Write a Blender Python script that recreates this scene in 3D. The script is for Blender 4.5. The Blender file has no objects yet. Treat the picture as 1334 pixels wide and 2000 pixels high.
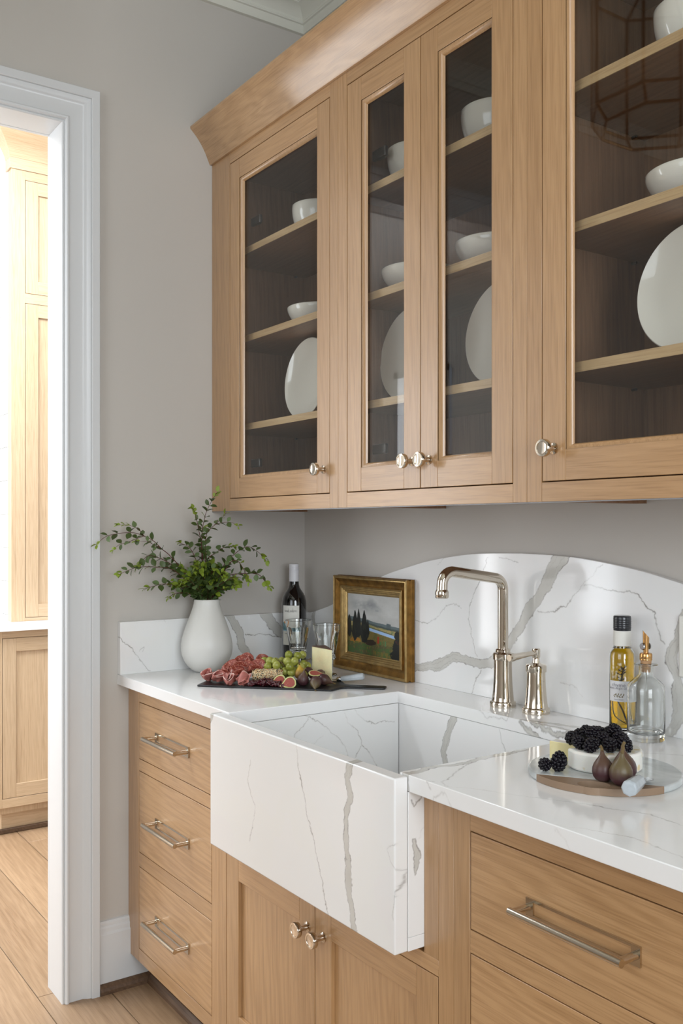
import bpy, bmesh, math, random
import numpy as np
from mathutils import Vector, Matrix, Euler

# ------------------------------------------------------------------ camera, light, exposure
SC = bpy.context.scene
COL = SC.collection
YAW = math.radians(34.6055)
cam_d = bpy.data.cameras.new('camera')
cam = bpy.data.objects.new('camera', cam_d); COL.objects.link(cam)
cam.location = (2.6467, -1.6775, 1.3447)
cam.rotation_euler = (math.pi / 2, 0, math.pi / 2 - YAW)
cam_d.sensor_fit = 'VERTICAL'; cam_d.sensor_height = 36.0; cam_d.sensor_width = 24.0
cam_d.lens = 1842.08 / 2000 * 36.0
cam_d.shift_y = 29.5 / 2000
cam_d.clip_start = 0.02
SC.camera = cam

SC.view_settings.view_transform = 'Standard'
SC.view_settings.look = 'None'
SC.view_settings.gamma = 1.0
SC.view_settings.use_curve_mapping = False
SC.view_settings.exposure = 0.0

wld = bpy.data.worlds.new('world'); SC.world = wld; wld.use_nodes = True
wld.node_tree.nodes['Background'].inputs[0].default_value = (0.80, 0.88, 1.0, 1)
wld.node_tree.nodes['Background'].inputs[1].default_value = 1.0

def area(name, loc, target, sx, sy, power, color):
    d = bpy.data.lights.new(name, 'AREA'); d.shape = 'RECTANGLE'; d.size = sx; d.size_y = sy
    d.energy = power; d.color = color
    o = bpy.data.objects.new(name, d); COL.objects.link(o); o.location = loc
    o.rotation_euler = (Vector(target) - Vector(loc)).to_track_quat('-Z', 'Y').to_euler()
    return o
# daylight at the windows (the windows themselves are built with the rooms)
area('daylight_next_room', (-1.175, -3.78, 1.75), (-1.175, 0, 1.75), 1.8, 2.3, 85, (0.92, 0.96, 1.0))
area('daylight_next_room_side', (-3.15, -3.78, 1.45), (-3.15, 0, 1.45), 0.5, 2.2, 34, (0.98, 0.98, 1.0))
area('ceiling_fill_next_room', (-.95, -1.1, 3.20), (-1.35, -.8, 0), 1.5, 1.9, 180, (0.88, 0.94, 1.0))  # added fill with no known fixture, brightens the cupboard beyond the doorway
area('daylight_pantry', (4.38, -1.55, 1.70), (0, -1.55, 1.70), 1.5, 1.7, 74, (0.88, 0.945, 1.0))
area('daylight_opposite', (2.1, -3.18, 1.75), (2.1, 0, 1.75), 1.6, 1.5, 20, (0.90, 0.95, 1.0))

# ------------------------------------------------------------------ helpers
R = random.Random(7)
def link(o, parent=None):
    COL.objects.link(o)
    if parent is not None:
        o.parent = parent
    return o
def tag(o, label=None, cat=None, group=None, kind=None):
    if label: o['label'] = label
    if cat: o['category'] = cat
    if group: o['group'] = group
    if kind: o['kind'] = kind
    return o
def thing(name, label, cat, loc=(0, 0, 0), group=None, rz=0):
    o = bpy.data.objects.new(name, None); link(o)
    o.location = loc; o.rotation_euler = (0, 0, rz); o.empty_display_size = .05
    return tag(o, label, cat, group)
def obj(name, bm, mat, parent=None, bevel=0, smooth=False, loc=None, world=True, segs=2, angle=35):
    me = bpy.data.meshes.new(name)
    bmesh.ops.recalc_face_normals(bm, faces=bm.faces[:])
    bm.to_mesh(me); bm.free()
    for m in (mat if isinstance(mat, (list, tuple)) else [mat]): me.materials.append(m)
    o = bpy.data.objects.new(name, me); link(o, parent)
    if loc is not None: o.location = loc
    if parent is not None and world:
        p, off = parent, Vector((0, 0, 0))
        M = Matrix.Identity(4)
        chain = []
        while p is not None: chain.append(p); p = p.parent
        for q in reversed(chain):
            M = M @ q.matrix_parent_inverse @ q.matrix_basis
        o.matrix_parent_inverse = M.inverted()
    if smooth:
        for p in me.polygons: p.use_smooth = True
        if smooth != 'full': me.set_sharp_from_angle(angle=math.radians(angle))
    if bevel:
        b = o.modifiers.new('bevel', 'BEVEL'); b.width = bevel; b.segments = segs
        b.limit_method = 'ANGLE'; b.angle_limit = math.radians(40); b.harden_normals = False
        for p in me.polygons: p.use_smooth = True
        me.set_sharp_from_angle(angle=math.radians(50))
    return o
def box(bm, x0, x1, y0, y1, z0, z1):
    vs = [bm.verts.new(p) for p in ((x0,y0,z0),(x1,y0,z0),(x1,y1,z0),(x0,y1,z0),(x0,y0,z1),(x1,y0,z1),(x1,y1,z1),(x0,y1,z1))]
    for f in ((0,3,2,1),(4,5,6,7),(0,1,5,4),(1,2,6,5),(2,3,7,6),(3,0,4,7)):
        bm.faces.new([vs[i] for i in f])
    return bm
def B(*a):
    bm = bmesh.new()
    if isinstance(a[0], (tuple, list)):
        for q in a: box(bm, *q)
    else: box(bm, *a)
    return bm
def prism(bm, pts, a, b, axis='z'):
    """extrude a 2D polygon between a and b along axis"""
    def P(p, t):
        return {'z': (p[0], p[1], t), 'y': (p[0], t, p[1]), 'x': (t, p[0], p[1])}[axis]
    lo = [bm.verts.new(P(p, a)) for p in pts]; hi = [bm.verts.new(P(p, b)) for p in pts]
    bm.faces.new(lo[::-1]); bm.faces.new(hi)
    n = len(pts)
    for i in range(n): bm.faces.new([lo[i], lo[(i+1) % n], hi[(i+1) % n], hi[i]])
    return bm
def lathe(bm, prof, n=40, c=(0, 0, 0), close=False, sq=0):
    """prof: list of (radius, z)"""
    rings = []
    for r, z in prof:
        if r < 1e-6: rings.append([bm.verts.new((c[0], c[1], c[2]+z))])
        else:
            rings.append([bm.verts.new((c[0]+r*math.cos(2*math.pi*i/n), c[1]+r*math.sin(2*math.pi*i/n), c[2]+z)) for i in range(n)])
    L = list(zip(rings, rings[1:]))
    if close: L.append((rings[-1], rings[0]))
    for A, Bb in L:
        if len(A) == 1 and len(Bb) == 1: continue
        for i in range(n):
            j = (i+1) % n
            if len(A) == 1: bm.faces.new([A[0], Bb[j], Bb[i]])
            elif len(Bb) == 1: bm.faces.new([A[i], A[j], Bb[0]])
            else: bm.faces.new([A[i], A[j], Bb[j], Bb[i]])
    return bm
def tube(bm, pts, rad, n=12, caps=True):
    pts = [Vector(p) for p in pts]
    rads = rad if isinstance(rad, (list, tuple)) else [rad]*len(pts)
    t0 = (pts[1]-pts[0]).normalized()
    up = Vector((0, 0, 1)) if abs(t0.z) < .9 else Vector((1, 0, 0))
    u = t0.cross(up).normalized()
    rings = []
    for i, p in enumerate(pts):
        if i == 0: t = t0
        elif i == len(pts)-1: t = (pts[i]-pts[i-1]).normalized()
        else: t = ((pts[i]-pts[i-1]).normalized() + (pts[i+1]-pts[i]).normalized()).normalized()
        u = (u - t*u.dot(t)).normalized(); v = t.cross(u)
        rings.append([bm.verts.new(p + (u*math.cos(2*math.pi*k/n) + v*math.sin(2*math.pi*k/n))*rads[i]) for k in range(n)])
    for A, Bb in zip(rings, rings[1:]):
        for k in range(n): bm.faces.new([A[k], A[(k+1) % n], Bb[(k+1) % n], Bb[k]])
    if caps: bm.faces.new(rings[0][::-1]); bm.faces.new(rings[-1])
    return bm
def spline(pts, m=6):
    pts = [Vector(p) for p in pts]; out = []
    for i in range(len(pts)-1):
        p0 = pts[max(i-1, 0)]; p1 = pts[i]; p2 = pts[i+1]; p3 = pts[min(i+2, len(pts)-1)]
        for k in range(m):
            t = k/m
            out.append(.5*((2*p1)+(p2-p0)*t+(2*p0-5*p1+4*p2-p3)*t*t+(3*p1-p0-3*p2+p3)*t**3))
    out.append(pts[-1]); return out
def round_path(pts, r, m=8):
    """polyline with rounded corners of radius r"""
    pts = [Vector(p) for p in pts]; out = [pts[0]]
    for i in range(1, len(pts)-1):
        a, b, c = pts[i-1], pts[i], pts[i+1]
        d1 = (a-b).normalized(); d2 = (c-b).normalized()
        ang = d1.angle(d2); L = r/math.tan(ang/2)
        s = b + d1*L; e = b + d2*L
        cen = b + (d1+d2).normalized()*(r/math.sin(ang/2))
        v1 = s-cen; v2 = e-cen
        tot = v1.angle(v2); ax = v1.cross(v2).normalized()
        for k in range(m+1): out.append(cen + Matrix.Rotation(tot*k/m, 3, ax) @ v1)
    out.append(pts[-1]); return out
def dup(root, loc=None, rot=None, scale=None, label=None, group=None):
    r = root.copy(); COL.objects.link(r)
    if loc is not None: r.location = loc
    if rot is not None: r.rotation_euler = rot
    if scale is not None: r.scale = scale
    if label: r['label'] = label
    if group: r['group'] = group
    for ch in list(root.children):
        c = ch.copy(); COL.objects.link(c); c.parent = r
        for g in ch.children:
            d = g.copy(); COL.objects.link(d); d.parent = c
    return r
def uvmap(o, fu, fv):
    me = o.data
    uv = me.uv_layers.new(name='UVMap') if not me.uv_layers else me.uv_layers[0]
    for lp in me.loops:
        co = me.vertices[lp.vertex_index].co
        uv.data[lp.index].uv = (fu(co), fv(co))

# ------------------------------------------------------------------ materials
def newmat(name):
    m = bpy.data.materials.new(name); m.use_nodes = True
    nt = m.node_tree; return m, nt, nt.nodes['Principled BSDF']
def lin(c):
    return tuple((v/12.92 if v <= .04045 else ((v+.055)/1.055)**2.4) for v in [x/255 for x in c])
def plain(name, rgb, rough=.5, metal=0, noise=0.0, nscale=20, bump=0.0, bscale=60, **kw):
    m, nt, b = newmat(name)
    c = lin(rgb)
    b.inputs['Base Color'].default_value = (*c, 1); b.inputs['Roughness'].default_value = rough
    b.inputs['Metallic'].default_value = metal
    for k, v in kw.items(): b.inputs[k.replace('_', ' ')].default_value = v
    N = nt.nodes.new; L = nt.links.new
    tc = N('ShaderNodeTexCoord')
    if noise:
        t = N('ShaderNodeTexNoise'); t.inputs['Scale'].default_value = nscale; t.inputs['Detail'].default_value = 4
        L(tc.outputs['Object'], t.inputs['Vector'])
        r = N('ShaderNodeValToRGB')
        r.color_ramp.elements[0].position = .3; r.color_ramp.elements[1].position = .7
        r.color_ramp.elements[0].color = (*[x*(1-noise) for x in c], 1)
        r.color_ramp.elements[1].color = (*[min(1, x*(1+noise)) for x in c], 1)
        L(t.outputs['Fac'], r.inputs['Fac']); L(r.outputs['Color'], b.inputs['Base Color'])
    if bump:
        t2 = N('ShaderNodeTexNoise'); t2.inputs['Scale'].default_value = bscale; t2.inputs['Detail'].default_value = 3
        L(tc.outputs['Object'], t2.inputs['Vector'])
        bp = N('ShaderNodeBump'); bp.inputs['Strength'].default_value = bump; bp.inputs['Distance'].default_value = .002
        L(t2.outputs['Fac'], bp.inputs['Height']); L(bp.outputs['Normal'], b.inputs['Normal'])
    return m
def oak(name, axis, light=(193, 152, 106), dark=(171, 130, 85), rough=.40, stretch=1.0, coat=.95, fig=.5, rndv=.10):
    """oak with pores, streaks and cathedral figure along the axis"""
    m, nt, b = newmat(name); N = nt.nodes.new; L = nt.links.new
    tc = N('ShaderNodeTexCoord'); oi = N('ShaderNodeObjectInfo')
    mul = N('ShaderNodeVectorMath'); mul.operation = 'SCALE'; mul.inputs[0].default_value = (7.3, 5.1, 3.7)
    L(oi.outputs['Random'], mul.inputs['Scale'])
    add = N('ShaderNodeVectorMath'); add.operation = 'ADD'
    L(tc.outputs['Object'], add.inputs[0]); L(mul.outputs[0], add.inputs[1])
    def mapped(along, across):
        mp = N('ShaderNodeMapping'); s = [across]*3; s['xyz'.index(axis)] = along
        mp.inputs['Scale'].default_value = s; L(add.outputs[0], mp.inputs['Vector']); return mp
    def noise(mp, sc, det, rgh=.5, dist=0):
        t = N('ShaderNodeTexNoise'); t.inputs['Scale'].default_value = sc; t.inputs['Detail'].default_value = det
        t.inputs['Roughness'].default_value = rgh; t.inputs['Distortion'].default_value = dist
        L(mp.outputs[0], t.inputs['Vector']); return t
    streak = noise(mapped(1.6*stretch, 60), 1.6, 5, .65)
    board = noise(mapped(.5*stretch, 5.5), 1.0, 1, .5)
    fine = noise(mapped(9, 420), 1.0, 2, .6)
    figure = N('ShaderNodeTexWave'); figure.wave_type = 'BANDS'; figure.bands_direction = 'DIAGONAL'
    figure.inputs['Scale'].default_value = 2.6; figure.inputs['Distortion'].default_value = 9
    figure.inputs['Detail'].default_value = 2.5; figure.inputs['Detail Scale'].default_value = 1.2
    L(mapped(1.1*stretch, 11).outputs[0], figure.inputs['Vector'])
    def math_(op, a, c):
        q = N('ShaderNodeMath'); q.operation = op
        for i, v in enumerate((a, c)):
            if isinstance(v, (int, float)): q.inputs[i].default_value = v
            else: L(v, q.inputs[i])
        return q.outputs[0]
    s1 = math_('MULTIPLY', streak.outputs['Fac'], .55)
    s2 = math_('MULTIPLY', figure.outputs['Fac'], .22*fig)
    s3 = math_('MULTIPLY', board.outputs['Fac'], .5)
    tot = math_('ADD', math_('ADD', s1, s2), s3)
    rp = N('ShaderNodeValToRGB')
    rp.color_ramp.elements[0].position = .36; rp.color_ramp.elements[0].color = (*lin(dark), 1)
    rp.color_ramp.elements[1].position = .78; rp.color_ramp.elements[1].color = (*lin(light), 1)
    L(tot, rp.inputs['Fac'])
    fr = N('ShaderNodeValToRGB')
    fr.color_ramp.elements[0].position = .34; fr.color_ramp.elements[0].color = (.70, .64, .58, 1)
    fr.color_ramp.elements[1].position = .50; fr.color_ramp.elements[1].color = (1, 1, 1, 1)
    L(fine.outputs['Fac'], fr.inputs['Fac'])
    mx = N('ShaderNodeMix'); mx.data_type = 'RGBA'; mx.blend_type = 'MULTIPLY'; mx.inputs['Factor'].default_value = .55
    L(rp.outputs['Color'], mx.inputs[6]); L(fr.outputs['Color'], mx.inputs[7])
    hs = N('ShaderNodeHueSaturation')
    vv = math_('ADD', math_('MULTIPLY', oi.outputs['Random'], rndv), 1 - rndv/2)
    L(vv, hs.inputs['Value']); L(mx.outputs[2], hs.inputs['Color'])
    L(hs.outputs['Color'], b.inputs['Base Color'])
    rr = math_('ADD', math_('MULTIPLY', fine.outputs['Fac'], .16), rough - .06)
    L(rr, b.inputs['Roughness'])
    b.inputs['Coat Weight'].default_value = coat; b.inputs['Coat Roughness'].default_value = .27; b.inputs['Coat IOR'].default_value = 1.65
    bp = N('ShaderNodeBump'); bp.inputs['Strength'].default_value = .25; bp.inputs['Distance'].default_value = .0006
    L(fine.outputs['Fac'], bp.inputs['Height']); L(bp.outputs['Normal'], b.inputs['Normal'])
    return m
def glass(name, tint=(1, 1, 1), rough=0.0, ior=1.5, solid=True):
    m, nt, b = newmat(name); N = nt.nodes.new; L = nt.links.new
    if solid:
        b.inputs['Base Color'].default_value = (*tint, 1); b.inputs['Transmission Weight'].default_value = 1
        b.inputs['Roughness'].default_value = rough; b.inputs['IOR'].default_value = ior
        return m
    # thin sheet: clear with a fresnel reflection
    nt.nodes.remove(b); out = nt.nodes['Material Output']
    tr = N('ShaderNodeBsdfTransparent'); tr.inputs[0].default_value = (*tint, 1)
    gl = N('ShaderNodeBsdfGlossy'); gl.inputs['Roughness'].default_value = rough
    lw = N('ShaderNodeLayerWeight'); lw.inputs['Blend'].default_value = .5
    pw = N('ShaderNodeMath'); pw.operation = 'POWER'; pw.inputs[1].default_value = 5; L(lw.outputs['Facing'], pw.inputs[0])
    fr = N('ShaderNodeMath'); fr.operation = 'MULTIPLY_ADD'; fr.inputs[1].default_value = .957; fr.inputs[2].default_value = .043; L(pw.outputs[0], fr.inputs[0])
    mx = N('ShaderNodeMixShader'); L(fr.outputs[0], mx.inputs[0]); L(tr.outputs[0], mx.inputs[1]); L(gl.outputs[0], mx.inputs[2])
    L(mx.outputs[0], out.inputs['Surface'])
    return m

M = {}
M['oak_v'] = oak('oak_vertical', 'z')
M['oak_h'] = oak('oak_horizontal', 'x')
M['oak_y'] = oak('oak_depthwise', 'y')
M['oak_drawer'] = oak('oak_drawer', 'x', fig=1.3, rndv=.08)
M['oak_panel'] = oak('oak_panel', 'z', fig=1.1, rndv=.08)
M['oak_in_shaded'] = oak('oak_interior_shaded', 'z', light=(152, 114, 84), dark=(126, 92, 66), coat=.1, rough=.5)  # darker copy of the oak, the shade inside the cabinets put into its colour
M['oak_shelf_shaded'] = oak('oak_shelf_shaded', 'x', light=(152, 114, 84), dark=(126, 92, 66), coat=.1, rough=.5)  # shelf boards darkened the same way, interior shade in the colour
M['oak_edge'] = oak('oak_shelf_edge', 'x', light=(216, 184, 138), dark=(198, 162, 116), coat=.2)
M['overlit_v'] = oak('oak_overlit_v', 'z', light=(206, 180, 148), dark=(192, 164, 130), coat=.3)  # same oak made paler: the next room's overexposure is put into its colour
M['overlit_y'] = oak('oak_overlit_y', 'y', light=(206, 180, 148), dark=(192, 164, 130), coat=.3)
M['floor'] = oak('oak_floor', 'x', light=(176, 146, 115), dark=(146, 117, 88), rough=.42, coat=.1, fig=.6, rndv=.16, stretch=.8)
M['shoe'] = oak('stained_shoe', 'x', light=(112, 86, 64), dark=(74, 54, 38), rough=.5, coat=0)
M['wall'] = plain('wall_paint', (196, 191, 184), .65, noise=.012, nscale=2.5, bump=.05, bscale=260)
M['ceiling'] = plain('ceiling_paint', (218, 217, 206), .7)
M['trim'] = plain('trim_paint', (215, 217, 218), .32, bump=.02, bscale=90)
M['white_wall'] = plain('white_wall_paint', (240, 239, 236), .5)
M['nickel'] = plain('polished_nickel', (212, 202, 188), .06, 1.0)
M['nickel_satin'] = plain('nickel_handle', (205, 194, 178), .14, 1.0)
M['brass'] = plain('aged_brass', (128, 96, 58), .3, 1.0)
M['gold_metal'] = plain('gold_pourer', (206, 160, 104), .22, 1.0)
M['porcelain'] = plain('white_porcelain', (250, 243, 229), .10, noise=.01, nscale=6, Coat_Weight=.5, Coat_Roughness=.03)
M['vase'] = plain('matte_white_glaze', (222, 221, 216), .38, noise=.02, nscale=14, bump=.08, bscale=120)
M['dark_hardware'] = plain('dark_hinge_metal', (96, 94, 92), .35, .9)
M['black_board'] = plain('black_board', (22, 22, 24), .38, noise=.15, nscale=40, bump=.1, bscale=300)
M['glass_pane'] = glass('cabinet_glass', (.93, .94, .94), 0.0, 1.52, False)
M['glass'] = glass('clear_glass', (.97, .985, .975))
M['leaf_dark'] = plain('leaf_dark', (68, 86, 38), .42, noise=.35, nscale=35)
M['leaf_grey'] = plain('leaf_greyish', (94, 114, 68), .5, noise=.2, nscale=35)
M['leaf_young'] = plain('leaf_young', (126, 146, 46), .45, noise=.25, nscale=35)
M['stem'] = plain('stem_reddish', (88, 44, 38), .5, noise=.2, nscale=50)

# ------------------------------------------------------------------ painted pictures (all computed here)
def vnoise(X, Y, seed, octaves=4, rough=.5):
    rs = np.random.RandomState(seed); out = 0; amp = 1; tot = 0
    T = rs.rand(256, 256)
    x = X.copy(); y = Y.copy()
    for o in range(octaves):
        xi = np.floor(x).astype(int); yi = np.floor(y).astype(int); fx = x-xi; fy = y-yi
        fx = fx*fx*(3-2*fx); fy = fy*fy*(3-2*fy)
        a = T[yi % 256, xi % 256]; b = T[yi % 256, (xi+1) % 256]; c = T[(yi+1) % 256, xi % 256]; d = T[(yi+1) % 256, (xi+1) % 256]
        out = out + amp*((a*(1-fx)+b*fx)*(1-fy)+(c*(1-fx)+d*fx)*fy); tot += amp
        amp *= rough; x = x*2.03+17.3; y = y*2.03+9.1
    return out/tot
def make_image(name, rgb):
    h, w = rgb.shape[:2]
    im = bpy.data.images.new(name, w, h, alpha=False)
    px = np.ones((h, w, 4), dtype=np.float32); px[..., :3] = np.clip(rgb, 0, 1)
    im.pixels.foreach_set(px.ravel()); im.update(); im.pack()
    return im
def image_mat(name, im, rough=.3, coat=0.0, bump=0.0, ext='EXTEND', spec=.5):
    m, nt, b = newmat(name); N = nt.nodes.new; L = nt.links.new
    t = N('ShaderNodeTexImage'); t.image = im; t.extension = ext; t.interpolation = 'Cubic'
    u = N('ShaderNodeUVMap'); u.uv_map = 'UVMap'; L(u.outputs[0], t.inputs['Vector'])
    L(t.outputs['Color'], b.inputs['Base Color']); b.inputs['Roughness'].default_value = rough
    b.inputs['Coat Weight'].default_value = coat; b.inputs['Coat Roughness'].default_value = .04
    b.inputs['Specular IOR Level'].default_value = spec
    if bump:
        bp = N('ShaderNodeBump'); bp.inputs['Strength'].default_value = bump; bp.inputs['Distance'].default_value = .001
        L(t.outputs['Color'], bp.inputs['Height']); L(bp.outputs['Normal'], b.inputs['Normal'])
    return m
def seg_dist(X, Y, pts, w=None):
    """distance to a polyline minus half width; also distance only"""
    best = np.full(X.shape, 9.0); bw = np.zeros(X.shape)
    w = w or [0]*len(pts)
    for (x0, y0), (x1, y1), w0, w1 in zip(pts, pts[1:], w, w[1:]):
        dx, dy = x1-x0, y1-y0; l2 = dx*dx+dy*dy+1e-12
        t = np.clip(((X-x0)*dx+(Y-y0)*dy)/l2, 0, 1)
        d = np.hypot(X-x0-t*dx, Y-y0-t*dy); ww = w0+(w1-w0)*t
        k = (d-ww) < (best-bw)
        best = np.where(k, d, best); bw = np.where(k, ww, bw)
    return best, bw
def marble(name, u0, u1, v0, v1, ppm, wide, thin, seed=1, rough=.09):
    """white quartz slab, warm grey veins with ragged dark rims"""
    w = int((u1-u0)*ppm); h = int((v1-v0)*ppm)
    U, V = np.meshgrid(np.linspace(u0, u1, w), np.linspace(v0, v1, h))
    n1 = vnoise(U*14+50, V*14+50, seed, 5, .6)-.5; n2 = vnoise(U*14+90, V*14+20, seed+5, 5, .6)-.5
    n3 = vnoise(U*75+1, V*75+4, seed+11, 3, .6)-.5; n4 = vnoise(U*75+7, V*75+2, seed+13, 3, .6)-.5
    n5 = vnoise(U*260+1, V*260+4, seed+15, 2, .6)-.5; n6 = vnoise(U*260+7, V*260+2, seed+17, 2, .6)-.5
    Uw = U+n1*.022+n3*.0075+n5*.0026; Vw = V+n2*.022+n4*.0075+n6*.0026
    base = np.array([.875, .872, .862])
    cl = vnoise(U*3+5, V*3+5, seed+9, 4)
    img = base[None, None]*(1+.02*(cl-.5))[..., None]
    fill = np.stack([.49+.15*vnoise(U*30, V*30, seed+2, 4), .475+.15*vnoise(U*30, V*30, seed+2, 4), .43+.15*vnoise(U*30, V*30, seed+2, 4)], -1)
    crack = vnoise(U*60+3, V*60+8, seed+3, 3)
    for pts, ws in wide:
        ws = ws if isinstance(ws, list) else [ws]*len(pts)
        d, bw = seg_dist(Uw, Vw, pts, [q/2 for q in ws])
        s = d-bw
        a = np.clip(-s/.0009, 0, 1)*.82
        img = img*(1-a[..., None])+fill*a[..., None]
        e = np.clip(1.1-np.abs(s)/.0013, 0, 1)*np.clip(.15+1.1*crack, 0, 1)
        inner = np.clip(1-np.abs(s+bw*.55+ .004*(crack-.5))/.0008, 0, 1)*np.clip((cl-.45)*5, 0, 1)*(s < 0)*.5
        e = np.maximum(e, inner)
        img = img*(1-e[..., None])+np.array([.20, .18, .165])*e[..., None]
    for pts, k in thin:
        d, _ = seg_dist(Uw, Vw, pts)
        br = .25+.75*np.clip((vnoise(U*22+33, V*22+12, seed+7, 3)-.3)*2.6, 0, 1)
        e = np.clip(1.25-d/(.0013*k), 0, 1)*br*min(1, .8*k+.12)
        e2 = np.clip(1-d/(.006*k), 0, 1)*.10*br
        img = img*(1-e2[..., None])+np.array([.5, .48, .44])*e2[..., None]
        img = img*(1-e[..., None])+np.array([.24, .22, .20])*e[..., None]
    img = np.where(img <= .0031308, img*12.92, 1.055*np.power(np.clip(img, 0, 1), 1/2.4)-.055)
    im = make_image(name, img)
    return image_mat(name, im, rough, coat=0.0, spec=.5)
# ------------------------------------------------------------------ room shell
def struct(name, bm, mat, **k):
    o = obj(name, bm, mat, **k); o['kind'] = 'structure'; return o
DY0, DY1, DZ = -.8175, -1.75, 2.487          # doorway opening in the left wall
struct('wall_back', B(-.10, 4.5, 0, .12, 0, 3.05), M['wall'])
struct('wall_left', B((-.10, 0, DY0+.013, 0, 0, 3.25), (-.10, 0, -3.9, DY1-.013, 0, 3.25), (-.10, 0, DY1-.013, DY0+.013, DZ+.013, 3.25)), M['wall'])
struct('wall_front', B((0, 1.3, -3.32, -3.2, 0, 3.05), (2.9, 4.5, -3.32, -3.2, 0, 3.05), (1.3, 2.9, -3.32, -3.2, 0, 1.0), (1.3, 2.9, -3.32, -3.2, 2.5, 3.05)), M['wall'])
struct('wall_right', B((4.4, 4.5, -.8, 0, 0, 3.05), (4.4, 4.5, -3.2, -2.3, 0, 3.05), (4.4, 4.5, -2.3, -.8, 0, .85), (4.4, 4.5, -2.3, -.8, 2.55, 3.05)), M['wall'])
struct('ceiling', B(0, 4.5, -3.2, 0, 3.05, 3.15), M['ceiling'])
struct('ceiling_next_room', B(-4.6, 0, -3.9, 1.3, 3.25, 3.35), M['white_wall'])
struct('wall_next_room_far', B(-4.6, -4.5, -3.9, 1.3, 0, 3.25), M['white_wall'])
struct('wall_next_room_end', B(-4.5, -.1, 1.2, 1.3, 0, 3.25), M['white_wall'])
struct('wall_next_room_front', B((-4.5, -3.45, -3.92, -3.8, 0, 3.25), (-2.85, -2.10, -3.92, -3.8, 0, 3.25), (-.25, -.1, -3.92, -3.8, 0, 3.25), (-2.10, -.25, -3.92, -3.8, 0, .55), (-2.10, -.25, -3.92, -3.8, 2.95, 3.25), (-3.45, -2.85, -3.92, -3.8, 0, .30), (-3.45, -2.85, -3.92, -3.8, 2.6, 3.25)), M['white_wall'])
def window_frame(name, axis, a0, a1, c0, c1, z0, z1, nv, nh):
    """frame and muntins filling an opening; axis = 'x' (wall faces y) or 'y'"""
    root = None
    def piece(nm, p, q, z_0, z_1, d=0.0):
        if axis == 'x': return B(p, q, c0+d, c1-d, z_0, z_1)
        return B(c0+d, c1-d, p, q, z_0, z_1)
    t = .05
    bm = bmesh.new()
    for (p, q, s, e) in ((a0, a0+t, z0, z1), (a1-t, a1, z0, z1), (a0, a1, z0, z0+t), (a0, a1, z1-t, z1)):
        if axis == 'x': box(bm, p, q, c0, c1, s, e)
        else: box(bm, c0, c1, p, q, s, e)
    root = struct(name, bm, M['trim'])
    for i in range(1, nv+1):
        p = a0+(a1-a0)*i/(nv+1)
        obj('muntin', piece('m', p-.012, p+.012, z0+t, z1-t, .02), M['trim'], root)
    for i in range(1, nh+1):
        z = z0+(z1-z0)*i/(nh+1)
        obj('muntin', piece('m', a0+t, a1-t, z-.012, z+.012, .022), M['trim'], root)
    return root
window_frame('window_1', 'x', -2.10, -.25, -3.775, -3.70, .55, 2.95, 2, 2)
window_frame('window_4', 'x', -3.45, -2.85, -3.775, -3.70, .30, 2.6, 0, 0)
window_frame('window_2', 'y', -2.3, -.8, 4.30, 4.372, .85, 2.55, 1, 2)
window_frame('window_3', 'x', 1.3, 2.9, -3.17, -3.10, 1.0, 2.5, 1, 1)

# floor: a slab with every plank in reach as a piece of its own
fl = struct('floor', B(-4.5, 4.5, -3.9, 1.2, -.06, -.004), plain('subfloor', (150, 126, 100), .8))
PW = .1845; k0 = -.8615
rows = [k0+PW*i for i in range(-8, 8)]
rf = random.Random(21)
for y in rows:
    x = -4.5+rf.random()*1.2 if abs(y-k0) > .01 else -4.5+.4
    if abs(y-(-.8615)) < .01: xs = [-4.5, -2.9, -1.45, .55, 2.2, 4.4]
    elif abs(y-(-.8615+PW)) < .01: xs = [-4.5, -3.5, -1.9, -.067, 1.6, 3.1, 4.4]
    else:
        xs = [-4.5]
        while xs[-1] < 4.4: xs.append(min(4.4, xs[-1]+1.1+rf.random()*.9))
    for a, b_ in zip(xs, xs[1:]):
        if b_-a < .02: continue
        o = obj('plank', B(a+.0012, b_-.0012, y+.0013-PW, y-.0013, -.004, 0), M['floor'], fl, bevel=.0009, segs=1)
# baseboard on the left wall, profile in (x, z)
bbp = [(0, 0), (.017, 0), (.017, .165), (.015, .168), (.0125, .172), (.012, .183), (.0095, .188), (.009, .196), (.006, .2015), (0, .203)]
def profile_run_y(bm, prof, y0, y1, x=0, s=1):
    lo = [bm.verts.new((x+s*p[0], y0, p[1])) for p in prof]; hi = [bm.verts.new((x+s*p[0], y1, p[1])) for p in prof]
    bm.faces.new(lo); bm.faces.new(hi[::-1])
    for i in range(len(prof)): bm.faces.new([lo[i], lo[(i+1) % len(prof)], hi[(i+1) % len(prof)], hi[i]])
    return bm
struct('baseboard_left', profile_run_y(bmesh.new(), bbp, -.712, -.005), M['trim'])
shoe_p = [(.017, 0), (.033, 0), (.0325, .010), (.029, .018), (.023, .0245), (.017, .027)]
struct('trim_1', profile_run_y(bmesh.new(), shoe_p, -.712, -.545), M['shoe'])
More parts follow.
